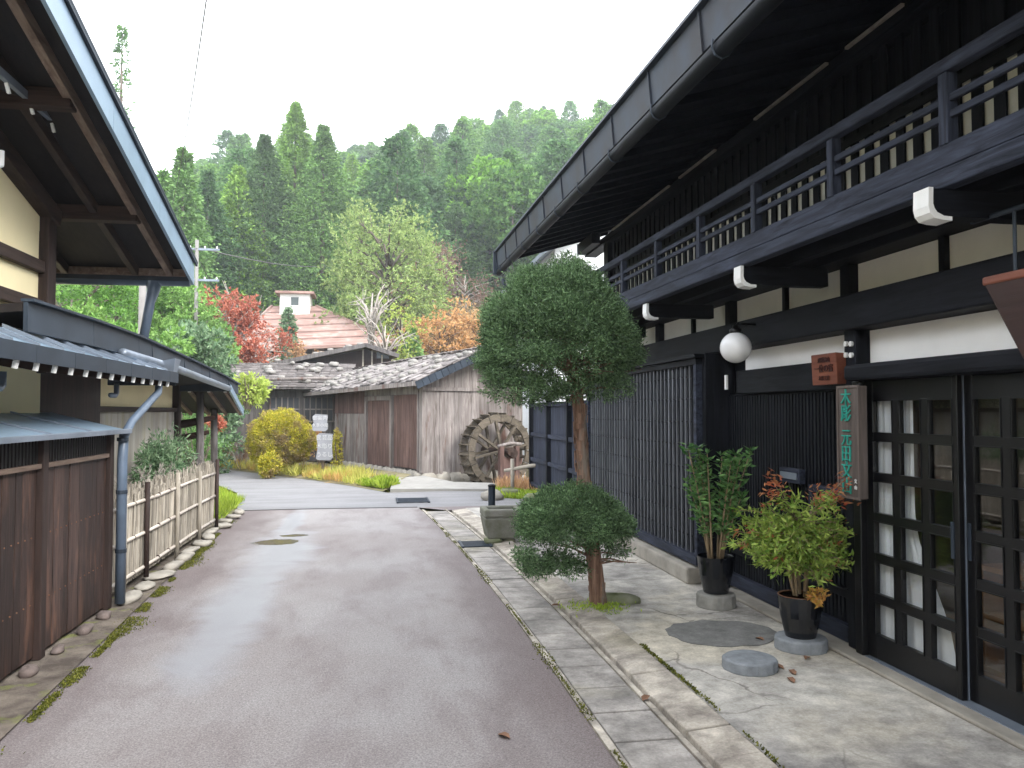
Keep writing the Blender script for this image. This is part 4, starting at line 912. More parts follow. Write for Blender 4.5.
MB().box(-2.20,-2.19,-.9,6.9,.05,1.44).build('backing_board',MT['darkbrown'],t)
for y in posts: MB().box(-2.20,-2.115,y-.045,y+.045,.02,1.43).build('post',MT['brown_z'],t,bevel=.005)
MB().box(-2.75,-2.2,6.9,6.95,.02,1.45).build('end_boards',MT['palewood'],t)
b=MB(); b.hexa([(-2.02,-1,1.435),(-2.02,7.05,1.435),(-2.62,7.05,1.52),(-2.62,-1,1.52)][::-1],[(-2.02,-1,1.445),(-2.02,7.05,1.445),(-2.62,7.05,1.595),(-2.62,-1,1.595)][::-1]); fr=b.build('fence_roof',MT['bluemetal'],t)
MB().box(-2.03,-2.005,-1,7.06,1.425,1.462).build('roof_lip',MT['greymetal'],fr,bevel=.004); MB().box(-2.66,-2.622,-1,6.9,1.53,1.645).build('roof_upstand',MT['greymetal'],fr,bevel=.004)
y=-.5
while y<7: MB().hexa([(-2.03,y,1.4475),(-2.03,y+.012,1.4475),(-2.6,y+.012,1.593),(-2.6,y,1.593)][::-1],[(-2.03,y,1.46),(-2.03,y+.012,1.46),(-2.6,y+.012,1.606),(-2.6,y,1.606)][::-1]).build('roof_seam',MT['greymetal'],fr); y+=.75

# ================================================================== BAMBOO BRUSHWOOD FENCE
t=thing('brushwood_fence',(-2.17,9,0),'low pale brushwood fence tied with bamboo rails between the plank fence and the bend','fence')
g=np.random.default_rng(12); b=MB()
for i in range(6500):
    y=g.uniform(7.12,11.36); x=-2.20+g.uniform(-.02,.02); tl=g.normal()*.05; z1=.83+g.uniform(-.06,.04)+(.09 if g.random()<.10 else 0)
    b.bar((x,y,g.uniform(.08,.16)),(x+g.normal()*.01,y+tl,z1),g.uniform(.007,.015),.006,(1,0,0))
b.build('brushwood_panel',MT['brush'],t)
for z in (.15,.47,.775):
    for dx in (-2.165,-2.235):
        b=MB(); b.tube([(dx,7.1,z+.005),(dx,8.5,z-.008),(dx,10,z+.006),(dx,11.42,z)],.017,8); rl=b.build('bamboo_rail',MT['bamboo'],t,smooth=True)
        if dx>-2.2:
            for y in np.arange(7.3,11.4,.41): MB().tube([(dx-.001,y,z+.0),(dx-.001,y+.012,z+.0)],.0205,8).build('rope_tie',MT['brown_y'],rl)
for i,y in enumerate((7.35,8.04,9.2,10.3,11.36)): MB().tube([(-2.14,y,.0),(-2.14,y,.88+.06*(i in(1,2))+.08*(i==4))],.024,10).build('fence_post',MT['brown_z'] if i in(1,4) else MT['brush'],t,smooth=True)
LV=Leaves()
for i in range(26):
    y=g.uniform(7.2,11.2); n=26; p=np.array([-2.22,y,g.uniform(.80,.92)]); d=np.array([g.normal()*.25,g.normal()*.6,1]); u=g.random(n)[:,None]
    LV.add(p+d*u*.14,d+g.normal(size=(n,3))*.45,.05,.006)
LV.build('feathery_tips',MT['paletwig'],t,6)
# edge stones
q=random.Random(9)
n1=['small pinkish stone','dark rounded stone','mossy stone','lumpy brown stone','flat pinkish stone','grey cobble','rounded pale cobble','squat brown cobble']
ysn=[2.7,3.4,4.1,4.75,5.3,5.75,6.25,6.65]
for i,y in enumerate(ysn):
    o=MB().rock((-2.07,y,.035),(q.uniform(.035,.055),q.uniform(.06,.12),q.uniform(.02,.035)),i+5).build('edge_stone',MT['pinkstone'],smooth=True,origin=(-2.07,y,0))
    tag(o,'rounded brownish stone set along the foot of the plank fence','stone','stones along the foot of the plank fence')
for i,y in enumerate((7.25,7.7,8.2,8.65,9.15,9.6,10.1,10.6,11.1,11.6,12.1,12.6,13.1)):
    x=-2.03-.006*i if y<11 else -2.14
    o=MB().rock((x+q.uniform(-.03,.03),y,.035),(q.uniform(.07,.11),q.uniform(.14,.24),q.uniform(.02,.04)),i+30,rot=q.uniform(-.3,.3)).build('edge_stone',MT['palestone'],smooth=True,origin=(x,y,0))
    tag(o,'flat pale stone set along the foot of the brushwood fence','stone','flat stones along the brushwood fence')
# bush behind fence
def bush(name,c,rad,N,mat,lab,seed,leaf=.06,wid=.02,cat='bush',stems=None,par=None,bottomcut=-.4,inner=.3,per=8,nb=7):
    t=thing(name,(c[0],c[1],c[2]-rad[2]),lab,cat); g=np.random.default_rng(seed); LV=Leaves()
    cs=[(c,rad,N)]
    LVn=max(1,nb)
    if LVn==1: sprays(LV,c,rad,N,g,leaf,wid,per,bottomcut=-.9,inner=inner)
    for k in range(LVn if LVn>1 else 0):
        u=unit(g,1)[0]; cc=np.array(c)+u*np.array(rad)*.55; sprays(LV,cc,np.array(rad)*g.uniform(.4,.62),N//LVn,g,leaf,wid,per,bottomcut=-1,inner=inner)
    sprays(LV,c,rad,N//3,g,leaf,wid,per,bottomcut=bottomcut,inner=inner)
    LV.build('foliage',MT[mat],t,seed)
    b=MB()
    for k in range(9):
        a=g.uniform(0,6.28); e=np.array([math.cos(a)*rad[0]*.7,math.sin(a)*rad[1]*.7,rad[2]*g.uniform(.2,.9)]); p0=Vector((c[0]+e[0]*.12,c[1]+e[1]*.12,c[2]-rad[2])); p2=Vector(np.array(c)+e)
        b.tube([p0,p0.lerp(p2,.5)+Vector((0,0,.05)),p2],[leaf*.35,leaf*.25,leaf*.1],5)
    b.build('stems',MT[stems or 'trunk'],t); return t
bush('garden_shrub',(-2.50,10.2,.80),(.26,.8,.60),1000,'greyleaf','loose grey-green shrub behind the brushwood fence',3,.07,.018)
bush('lime_tree_spray',(-2.55,16.5,2.0),(.42,.45,.34),300,'lime','sprays of lime-green leaves above the end of the small gate roof',4,.08,.03,'tree',bottomcut=-1)
bush('red_leaf_shrub',(-2.9,15.2,1.4),(.18,.2,.13),120,'maple','small crimson-leaved shrub seen under the small gate roof',6,.05,.02,bottomcut=-1)
bush('roadside_shrub',(-3.6,17.0,1.0),(.6,.6,.7),420,'greenpine','soft green shrub seen beyond the small gate',7,.08,.02)
# grass corner on left of road
def patchgrass(name,poly,n,mat,lab,seed,h=.12,wd=.012,zf=lambda x,y:0.0,cat='grass'):
    g=np.random.default_rng(seed); P=[]
    xs=[p[0] for p in poly]; ys=[p[1] for p in poly]
    while len(P)<n:
        x=g.uniform(min(xs),max(xs)); y=g.uniform(min(ys),max(ys)); c=False; j=len(poly)-1
        for i in range(len(poly)):
            if (poly[i][1]>y)!=(poly[j][1]>y) and x<(poly[j][0]-poly[i][0])*(y-poly[i][1])/(poly[j][1]-poly[i][1])+poly[i][0]: c=not c
            j=i
        if c and (math.sin(x*3.1+seed)+math.sin(y*2.7)+math.sin(x*y*.9))>-1.9+g.random()*.6: P.append((x,y,zf(x,y)))
    P=np.array(P); LV=Leaves(); D=g.normal(size=P.shape)*.38+np.array([0,0,1]); hh=h*g.uniform(.5,1.5,n)*(1+.5*np.sin(P[:,0]*2.3)*np.sin(P[:,1]*1.9))
    LV.add(P,D,hh,wd*g.uniform(.6,1.5,n)); o=LV.build(name,MT[mat],None,seed); return tag(o,lab,cat,None,'stuff')
patchgrass('grass',[(-2.35,14.9),(-2.25,12.4),(-3.2,11.8),(-4.5,17.4),(-3.7,18.3),(-3.05,16.7)],9000,'grassgreen','bright yellow-green grass on the inside corner of the road bend',41,.13)
# ================================================================== GRASS BANK in front of the mill
edge=[(-9,29.6),(-4.55,24),(-2.7,21.1),(-1.6,19.5),(-.57,17.75),(.1,16.35)]
back=[(-9,34),(-4.6,26.4),(-2.9,24.2),(-1.5,22.5),(-.1,20.0),(.75,18.1)]
b=MB(); n=len(edge)
for j in range(5):
    for (x0,y0),(x1,y1) in zip(edge,back): u=j/4; b.v.append((x0+(x1-x0)*u,y0+(y1-y0)*u,.004+.20*smooth(u)))
for j in range(4):
    for i in range(n-1): k=j*n+i; b.f.append((k,k+1,k+n+1,k+n)); b.mi.append(0)
struct(b.build('grass_bank',g2.m,smooth=True))
def bankz(x,y): return .10
patchgrass('grass',edge[:-1]+[(-.35,17.4)]+[(.1,18.4),(-.4,19.6),(-1.6,22.0),(-4.6,26.4)],15000,'grassy','yellow and orange autumn grass on the bank between the road and the old mill',42,.20,.016,lambda x,y:.03)
patchgrass('leafy_plants',[(-.45,17.7),(.1,16.6),(.42,16.9),(-.1,18.0)],1800,'grassgreen','fresh green leafy plants on the bank under the mill door',43,.16,.05,lambda x,y:.03,'plants')
# white bank and channel
b=MB(); b.slab([(.25,16.35,.05),(1.35,16.30,.045),(2.2,16.1,.04),(2.6,17.2,.06),(1.6,17.25,.10),(1.0,17.7,.20),(.35,17.7,.16)],.1); struct(b.build('mill_forecourt',plain('pale_concrete_bank',(.31,.30,.28),.12,5,rough=.85,bump=.3)))
b=MB(); b.slab([(1.45,17.0,.03),(3.7,17.0,.03),(3.9,18.9,.03),(1.5,18.1,.03)],.02); struct(b.build('mill_race_water',plain('dark_channel_water',(.05,.055,.045),.3,2,rough=.12,spec=.6)))
# ================================================================== WATER MILL
CX,CY,AG=.99,18.1,R(22)
def xf(b):
    c,s=math.cos(AG),math.sin(AG); b.v=[(CX+x*c-y*s,CY+x*s+y*c,z) for x,y,z in b.v]; return b
def ML(x,y,z): c,s=math.cos(AG),math.sin(AG); return Vector((CX+x*c-y*s,CY+x*s+y*c,z))
t=thing('old_water_mill',(CX,CY,0),'weathered grey board mill building with a silvery stone-weighted roof behind the water wheel','building')
q=random.Random(6)
b=MB()
for i in range(16):
    b.rock((-.02,.2+i*.36,.12),(.10,.2,.13),i+60)
for i in range(8): b.rock((.15+i*.34,-.02,.06),(.19,.10,.16),i+80)
xf(b).build('foundation_stones',MT['palestone'],t,smooth=True)
xf(MB().box(.05,2.6,.05,5.85,0,2.2)).build('inner_wall',MT['greyboard'],t)
def boards(name,mat,side,a,c,z0,z1,w=.2,jit=.012,par=None):
    b=MB(); u=a
    while u<c-.01:
        u1=min(u+w*q.uniform(.75,1.2),c); d=q.uniform(0,jit); zt=z1(u) if callable(z1) else z1; zt1=z1(u1) if callable(z1) else z1
        if side=='x': b.box(-.02-d,.03,u,u1-.006,z0,zt)
        else: b.hexa([(u,-.02-d,z0),(u1-.006,-.02-d,z0),(u1-.006,.03,z0),(u,.03,z0)],[(u,-.02-d,zt),(u1-.006,-.02-d,zt1),(u1-.006,.03,zt1),(u,.03,zt)])
        u=u1
    return xf(b).build(name,MT[mat] if isinstance(mat,str) else mat,par or t)
boards('side_boards','mill','x',-.03,.14,.22,2.18); boards('reddish_panel','millred','x',.20,1.58,.30,2.0,.26); boards('side_boards','mill','x',3.5,5.85,.24,1.55,.19); boards('slatted_boards','millred','x',3.5,5.85,1.56,2.15,.11)
boards('side_boards','mill','x',.14,3.5,2.01,2.2,.22)
dr=boards('mill_door','millred','x',1.82,3.28,.26,1.88,.36)
for y0 in (1.70,3.36): xf(MB().box(-.07,.02,y0-.055,y0+.055,.24,2.0)).build('door_jamb',MT['mill'],t)
xf(MB().box(-.07,.02,1.64,3.42,1.89,2.0)).build('door_head',MT['mill'],t)
xf(MB().box(-.05,.02,.145,.20,.24,2.1)).build('wall_stud',MT['mill'],t)
gz=lambda x:2.22+min(x,2.65-x)*.435+.13
boards('gable_boards','mill','y',0,2.65,.18,gz,.23)
xf(MB().box(-.04,2.7,-.075,-.035,2.08,2.16)).build('gable_beam',MT['mill'],t)
b=MB()
for s0,s1 in (((-.36,2.25),(1.325,2.98)),((3.01,2.25),(1.328,2.98))):
    b.hexa([(s0[0],-.45,s0[1]-.05),(s1[0],-.45,s1[1]-.05),(s1[0],7.9,s1[1]-.15),(s0[0],7.9,s0[1]-.15)],[(s0[0],-.45,s0[1]+.03),(s1[0],-.45,s1[1]+.03),(s1[0],7.9,s1[1]-.07),(s0[0],7.9,s0[1]-.07)])
RF=xf(b).build('mill_roof',MT['greyboard'],t)
b=MB()
for row in range(9):
    for i in range(34):
        u=row/9; x=-.40+1.68*u+q.uniform(-.05,.05); y=-.5+i*.25+q.uniform(-.05,.05); z=2.285+(x+.36)*.435-.012*y+.045*q.random()
        ln=.34; b.hexa([(x,y,z-.01),(x+ln,y,z+ln*.47-.01),(x+ln,y+.22,z+ln*.47-.01),(x,y+.22,z-.01)],[(x,y,z+.014),(x+ln,y,z+ln*.42+.014),(x+ln,y+.22,z+ln*.42+.014),(x,y+.22,z+.014+q.uniform(0,.02))])
        x=3.05-1.68*u; z=2.285+(3.01-x)*.435-.012*y
        b.hexa([(x-ln,y,z+ln*.47),(x,y,z),(x,y+.22,z),(x-ln,y+.22,z+ln*.47)],[(x-ln,y,z+ln*.42+.02),(x,y,z+.02),(x,y+.22,z+.02),(x-ln,y+.22,z+ln*.42+.02)])
xf(b).build('roof_shakes',MT['shake'],RF)
b=MB(); b.bar((-.40,-.5,2.22),(-.40,7.9,2.12),.06,.10); b.tube([(1.33,-.4,3.06),(1.33,3,3.03),(1.33,7.8,2.95)],.06,8); xf(b).build('eave_pole',MT['mill'],RF)
b=MB()
for k in range(11):
    for s_,x0 in ((1,-.39),(-1,3.04)):
        x=x0+s_*k*.157; z=2.23+abs(x-x0)*.435; b.bar((x,-.50,z-.05),(x+s_*.148,-.50,z+.148*.435-.05),.025,.17,(0,0,1))
xf(b).build('verge_slates',MT['metal'],RF)
# stones on the mill roof, each one a thing
for i in range(64):
    y=q.uniform(-.3,7.6); x=-.28+1.5*q.random(); z=2.33+(x+.36)*.435-.012*y; p=ML(x,y,z); r=q.uniform(.06,.13)
    o=MB().rock(p,(r*q.uniform(.9,1.5),r,r*.5),i+200,rot=q.uniform(0,3)).build('roof_stone',MT['roofstone'],smooth=True,origin=p)
    tag(o,'pale flat stone weighing down the shingles of the old mill roof','stone','stones weighing down the mill roof')
# water wheel
WC=ML(1.56,-.60,.72)
t=thing('water_wheel',tuple(WC),'large old wooden water wheel with mossy paddles against the mill wall','water wheel')
e1=Vector((math.cos(AG),math.sin(AG),0)); e2=Vector((-math.sin(AG),math.cos(AG),0))
def wp(r,a,d): return WC+e1*(r*math.cos(a))+Vector((0,0,r*math.sin(a)))+e2*d
for d in (-.20,.20):
    b=MB(); n=16
    for k in range(n):
        a0,a1=2*math.pi*k/n+.01,2*math.pi*(k+1)/n-.01; am=(a0+a1)/2
        q_=[wp(.66,a0,d-.025),wp(.82,a0,d-.025),wp(.835,am,d-.025),wp(.82,a1,d-.025),wp(.66,a1,d-.025),wp(.675,am,d-.025)]; w_=[p+e2*.05 for p in q_]
        b.add(q_+w_,[(0,1,2,5),(5,2,3,4),(6,11,8,7),(11,10,9,8)]+[(i,i+6,(i+1)%6+6,(i+1)%6) for i in range(6)])
    b.build('wheel_rim',MT['wheel'],t)
    for k in range(4):
        a=math.pi*k/4+.2; b=MB()
        b.bar(wp(-.70,a,d*1.22+.012*k),wp(.70,a,d*1.22+.012*k),.05,.075,e2); b.build('spoke',MT['wheel'],t)
for k in range(24):
    a=2*math.pi*k/24; b=MB(); p0=wp(.68,a,0); p1=wp(.875,a+.09,0); b.bar(p0,p1,.42,.022,(p1-p0).cross(e2)); b.build('paddle',MT['wheel'],t)
b=MB(); b.tube([wp(.655,2*math.pi*k/40,0) for k in range(41)],.01,4); b.build('sole_ring',MT['wheel'],t)
b=MB(); b.tube([WC-e2*.62,WC+e2*.62],.075,12); b.tube([WC-e2*.70,WC-e2*.6],.10,12); b.build('axle',MT['brown_y'],t)
t=thing('wheel_support',tuple(ML(1.56,-1.15,0)),'reddish wooden bearing frame holding the front end of the wheel axle','frame')
for u in (-.20,.20): xf(MB().box(1.56+u-.05,1.56+u+.05,-1.22,-1.12,-.05,.84)).build('support_post',MT['millred'],t)
xf(MB().box(1.42,1.70,-1.20,-1.15,.0,.60)).build('support_board',MT['millred'],t)
b=MB(); b.tube([(1.28,-1.17,.84),(1.60,-1.17,.90),(1.88,-1.17,.88)],.038,9); xf(b).build('top_log',MT['mill'],t,smooth=True)
b=MB(); b.tube([(1.62,-1.30,.68),(1.62,-1.12,.68)],.10,10); xf(b).build('bearing_block',MT['brown_y'],t)
# log rail fence in front
t=thing('log_rail_fence',(2.9,15.9,0),'short bleached log rail on rough posts between the wheel and the dark gate','fence')
b=MB(); b.tube([(2.5,15.9,.42),(3.0,15.75,.52),(3.9,15.5,.60)],[.035,.04,.045],9); b.build('log_rail',MT['palewood'],t,smooth=True)
for x,y in ((2.66,15.85),(3.8,15.55)): MB().tube([(x,y,0),(x,y,.66)],.040,9).build('rail_post',MT['palewood'],t,smooth=True)
patchgrass('autumn_plants',[(2.3,16.1),(3.9,15.2),(4.3,16.4),(2.6,17.0)],1500,'orange','orange autumn plants around the log rail',44,.22,.02,lambda x,y:0.0,'plants')
patchgrass('low_plants',[(2.1,14.9),(3.0,14.1),(3.05,15.1),(2.3,15.5)],1600,'grassgreen','low yellow-green plants at the foot of the dark gate',45,.12,.03,lambda x,y:0.0,'plants')
for i,(x,y,r,lab) in enumerate(((2.05,14.5,.16,'pale boulder behind the stone trough'),(2.45,14.9,.14,'mossy boulder left of the dark gate'),(2.75,13.9,.15,'boulder at the corner of the dark gate'))): tag(MB().rock((x,y,.06),(r*1.4,r,r*.7),i+70).build('boulder',MT['mossstone'] if i else MT['palestone'],smooth=True,origin=(x,y,0)),lab,'boulder')
# ================================================================== ANNEX, sheds and houses behind
t=thing('grey_board_annex',(-3,25,0),'low grey board shed with barred windows behind the round yellow bush','shed')
q=random.Random(11); b=MB(); x=-6.2
while x<-1.0: w_=q.uniform(.16,.24); b.box(x,x+w_-.008,25-q.uniform(0,.015),25.04,.1,2.35); x+=w_
b.build('wall_boards',MT['greyboard'],t); MB().box(-6.2,-1.0,25.05,28,.1,2.3).build('inner_wall',MT['greyboard'],t)
for x0 in (-4.9,-3.2,-2.2):
    b=MB(); b.box(x0,x0+.85,24.93,24.97,1.35,2.02); wn=b.build('window',plain('dark_window_%d'%int(-x0*10),(.06,.065,.075),.2,3,rough=.3),t)
    b=MB(); 
    for k in range(6): b.box(x0+.17*k-.015,x0+.17*k+.02,24.90,24.928,1.33,2.04)
    b.box(x0-.03,x0+.88,24.895,24.925,1.66,1.70); b.box(x0-.04,x0+.9,24.89,24.93,1.29,1.33); b.build('window_bars',MT['mill'],wn)
b=MB(); b.hexa([(-6.6,24.45,2.28),(-.9,24.45,2.28),(-.9,29,3.25),(-6.6,29,3.25)],[(-6.6,24.45,2.34),(-.9,24.45,2.34),(-.9,29,3.31),(-6.6,29,3.31)]); ar=b.build('shed_roof',MT['greyboard'],t)
b=MB()
for r_ in range(13):
    for i in range(22): x=-6.6+i*.265+q.uniform(-.03,.03); y=24.42+r_*.35; z=2.35+(y-24.45)*.213; b.hexa([(x,y,z),(x+.24,y,z),(x+.24,y+.42,z+.05),(x,y+.42,z+.05)],[(x,y,z+.03+q.uniform(0,.02)),(x+.24,y,z+.03),(x+.24,y+.42,z+.07),(x,y+.42,z+.07)])
b.build('roof_shakes',MT['shake'],ar)
for i in range(30):
    x=q.uniform(-6.4,-1.1); y=q.uniform(24.7,28.6); z=2.42+(y-24.45)*.213; r=q.uniform(.08,.15); tag(MB().rock((x,y,z),(r*1.4,r,r*.55),i+300,rot=q.uniform(0,3)).build('roof_stone',MT['roofstone'],smooth=True,origin=(x,y,z)),'pale stone lying on the low shed roof left of the mill','stone','stones lying on the shed roof')
MB
b=MB(); b.tube([(-3.6,24.6,2.55),(-1.8,24.9,2.62),(-.4,25.2,2.60)],.05,7)
tag(b.build('roof_log',MT['mill'],smooth=True),'weathered log lying across the shed roof left of the mill','log')
# far grey wall/fence continuing left
t=thing('old_board_fence',(-7,27,0),'old grey board fence running left behind the roadside grass','fence')
b=MB(); x=-13
while x<-6.3: b.box(x,x+.19,27-.01*q.random(),27.03,0,1.75+q.uniform(-.03,.03)); x+=.2
b.build('fence_boards',MT['greyboard'],t); b=MB(); b.box(-13,-6.3,26.94,26.98,.4,.48); b.box(-13,-6.3,26.94,26.98,1.35,1.43); b.build('fence_rails',MT['mill'],t)
# dark gabled house
t=thing('dark_gabled_house',(-1,33,0),'dark brown gabled house with a shallow stone-weighted roof behind the mill','house')
A0=at(366,343,32); L0=at(250,367,32); R0=at(399,354,32)
b=MB(); 
b.hexa([L0-Vector((0,0,.12)),A0-Vector((0,0,.14)),A0+Vector((-1.2,7,-.14)),L0+Vector((-1.2,7,-.12))],[L0,A0,A0+Vector((-1.2,7,0)),L0+Vector((-1.2,7,0))])
b.hexa([A0+Vector((.003,0,-.14)),R0-Vector((0,0,.12)),R0+Vector((-1.2,7,-.12)),A0+Vector((-1.2,7,-.14))],[A0+Vector((.003,0,0)),R0,R0+Vector((-1.2,7,0)),A0+Vector((-1.197,7,0))])
hr=b.build('gable_roof',MT['shake'],t)
b=MB(); b.bar(L0+Vector((0,-.05,-.08)),A0+Vector((0,-.05,-.08)),.06,.16); b.bar(A0+Vector((0,-.05,-.08)),R0+Vector((0,-.05,-.08)),.06,.16); b.build('verge_boards',MT['greyboard'],hr)
b=MB(); b.add([(L0.x+.5,32.6,0),(R0.x-.3,32.6,0),(R0.x-.3,32.6,R0.z-.2),(A0.x,32.6,A0.z-.2),(L0.x+.5,32.6,L0.z-.05)],[(0,1,2,3,4)]); b.box(L0.x-.5,R0.x-1.0,32.62,38.5,0,3.0)
b.build('gable_wall',MT['brown_z'],t)
for px in (363,372,382): p=at(px,352,32.4); MB().box(p.x-.03,p.x+.03,32.45,32.5,2.0,4.2-.08*abs(px-366)/4).build('pale_post',MT['palewood'],t)
p=at(383,356,32.5); MB().box(p.x-.25,p.x+.25,32.5,32.56,p.z-.1,p.z+.22).build('window',plain('dim_glass',(.1,.12,.14),.2,2,rough=.2),t)
q=random.Random(8)
for i in range(16):
    u=q.random(); d=q.uniform(.2,6); p=L0.lerp(A0,u)+Vector((-1.2*d/7,d,.06)); r=q.uniform(.08,.14)
    tag(MB().rock(p,(r*1.4,r,r*.6),i+400).build('roof_stone',MT['roofstone'],smooth=True,origin=p),'pale stone lying on the roof of the dark gabled house','stone','stones on the dark gabled roof')
# red roofed house
t=thing('red_roofed_house',(-4.5,50,0),'house with a faded red hipped roof and a small white roof lantern behind the mill','house')
a,c=at(272,306,50),at(316,306,50); e=[at(226,350,46),at(396,342,46)]; f=[Vector((e[0].x-.3,56,e[0].z)),Vector((e[1].x+.3,56,e[1].z))]
b=MB(); vs=[e[0],e[1],f[1],f[0],a,c]; lo=[v-Vector((0,0,.15)) for v in vs[:4]]
b.add(vs+lo,[(0,1,5,4),(1,2,5),(2,3,4,5),(3,0,4),(6,9,8,7),(0,6,7,1),(1,7,8,2),(2,8,9,3),(3,9,6,0)]); b.build('hipped_roof',MT['redroof'],t)
b=MB(); 
for k in range(1,6):
    u=k/6; b.bar(e[0].lerp(a,u)+Vector((0,-.03,.04)),e[1].lerp(c,u)+Vector((0,-.03,.04)),.05,.05)
b.bar(a,e[0]+Vector((0,0,.05)),.14,.14); b.bar(c,e[1]+Vector((0,0,.05)),.14,.14); b.build('roof_ribs',MT['redroof'],t)
MB().box(e[0].x+.9,e[1].x-.9,46.8,55,0,e[0].z-.1).build('house_wall',plain('beige_wall',(.42,.37,.31),.12,2,rough=.9),t)
l0,l1=at(280,306,49.3),at(310,306,49.3); zt=at(290,294,49.3).z
cu=MB().box(l0.x,l1.x,49.2,51,l0.z-.5,zt).build('roof_lantern',MT['white'],t)
MB().box(l0.x-.25,l1.x+.25,48.9,51.2,zt,zt+.14).build('lantern_roof',MT['redroof'],cu); MB().box(l0.x+.65,l1.x-.65,49.17,49.19,l0.z+.05,zt-.2).build('lantern_window',plain('dark_pane',(.08,.1,.1),.1,2,rough=.2),cu)
# white siding house behind townhouse
t=thing('white_clapboard_house',(4.4,19,0),'white clapboard house wall showing between the big eave and the balcony','house')
b=MB(); z=0
while z<5.6: b.box(4.25,9.5,19-.0,19.03,z,z+.115); b.box(4.24,4.27,19.03,25,z,z+.115); z+=.12
b.box(4.28,9.5,19.04,25,0,5.7); b.add([(4.25,19.02,5.6),(9.5,19.02,5.6),(6.9,19.02,7.0)],[(0,1,2)])
b.build('clapboard_wall',MT['siding'],t)
b=MB(); b.slab([(3.9,18.6,5.5),(6.9,18.6,7.15),(6.9,25.4,7.15),(3.9,25.4,5.5)],.1); b.slab([(6.903,18.6,7.15),(9.9,18.6,5.5),(9.9,25.4,5.5),(6.903,25.4,7.15)],.1); b.build('roof',MT['greymetal'],t)
t=thing('pale_roofed_hut',(3.2,26,0),'hut with a pale metal roof peeping out behind the mill roof','hut')
b=MB(); b.slab([(2.5,25.6,3.5),(6.0,25.6,4.6),(6.0,30,4.6),(2.5,30,3.5)],.08); b.build('roof',MT['siding'],t); MB().box(2.75,5.8,26,29.6,0,3.45).build('wall',MT['brown_z'],t)
# round yellow bush
t=bush('round_yellow_bush',(-2.40,20.9,.93),(.80,.75,.70),3600,'yellowbush','large clipped round yellow-green bush on the bank in front of the shed',14,.045,.022,bottomcut=-.7,inner=.85,per=12,nb=1)
bush('small_yellow_bush',(-2.55,20.0,.34),(.24,.24,.30),520,'yellowbush','small yellow-green bush at the foot of the large round one',15,.06,.03,bottomcut=-.6,inner=.5,nb=2)
bush('green_shrub',(-4.5,23.9,.55),(.45,.4,.4),300,'hardwood','small fresh green shrub left of the round yellow bush',16,.08,.03)
bush('twiggy_brown_shrub',(-3.7,23.0,.45),(.6,.4,.4),160,'brownleaf','brown half-bare shrub left of the round yellow bush',17,.08,.015,stems='paletwig')
bush('orange_shrub',(-1.55,21.9,.7),(.22,.25,.5),120,'orange','thin orange-leaved shrub right of the round yellow bush',18,.07,.03)
bush('yellow_stem_plant',(-1.0,20.6,.65),(.14,.16,.55),140,'yellowbush','thin yellow-green plant against the mill wall right of the notice boards',19,.07,.03)
# notice boards
t=thing('notice_boards',(-1.33,19.9,0),'two weathered grey notice boards with white lettering on one wooden post','sign')
p0=at(323,478,19.9)
MB().tube([(p0.x,19.9,0),(p0.x,19.9,1.5)],.04,8).build('post',MT['trunk'],t,smooth=True)
def ragged(px0,px1,py0,py1,name):
    a=at(px0,py1,19.83); c=at(px1,py0,19.83); b=MB(); pts=[(a.x,a.z+.03),(a.x+.05,a.z),(c.x-.06,a.z-.01),(c.x,a.z+.05),(c.x-.02,(a.z+c.z)/2),(c.x,c.z-.02),(a.x+.08,c.z),(a.x+.01,c.z-.06),(a.x+.04,(a.z+c.z)/2)]
    n=len(pts); vs=[(x,19.80,z) for x,z in pts]+[(x,19.845,z) for x,z in pts]; b.add(vs,[tuple(range(n)),tuple(range(2*n-1,n-1,-1))]+[(i,i+n,(i+1)%n+n,(i+1)%n) for i in range(n)])
    o=b.build(name,MT['signgrey'],t); return a,c,o
M0=Matrix(((1,0,0,0),(0,0,-1,0),(0,1,0,0),(0,0,0,1)))
a,c,o=ragged(312,328,414,431,'upper_board'); text('御案内',.12,Matrix.Translation(((a.x+c.x)/2,19.795,(a.z+c.z)/2+.10))@M0,'white_lettering',MT['dulltext'],t,.002); text('水車小屋',.10,Matrix.Translation(((a.x+c.x)/2,19.795,(a.z+c.z)/2-.07))@M0,'white_lettering',MT['dulltext'],t,.002)
a,c,o=ragged(316,333,433,460,'lower_board')
for k,s_ in enumerate(('民芸品','木彫り','うるし')): text(s_,.13,Matrix.Translation(((a.x+c.x)/2,19.795,c.z-.12-.2*k))@M0,'white_lettering',MT['dulltext'],t,.002)
# ================================================================== POLES AND WIRES
def pole(x,y,h,lab,arms=True,r=.14,mat='pole'):
    t=thing('utility_pole',(x,y,0),lab,'utility pole'); MB().tube([(x,y,0),(x,y,h)],[r,r*.75],10).build('pole_shaft',MT[mat],t,smooth=True)
    if arms:
        for k,z in enumerate((h-.3,h-1.3)):
            b=MB(); b.bar((x-.7,y,z),(x+.7,y,z),.07,.07); ar=b.build('cross_arm',MT['greymetal'],t)
            for u in (-.6,-.2,.25,.62): MB().lathe([(.02,0),(.028,.04),(.014,.07),(.001,.08)],(x+u,y,z+.035),8).build('insulator',MT['white'],ar)
    return t
pp=at(197,240,27); pole(pp.x,27,pp.z,'slender utility pole with cross arms standing before the red maple',True,.075)
pp2=at(143,262,17); pole(pp2.x,17,pp2.z+.6,'plain concrete utility pole seen under the left eave beside the downpipe',False,.085)
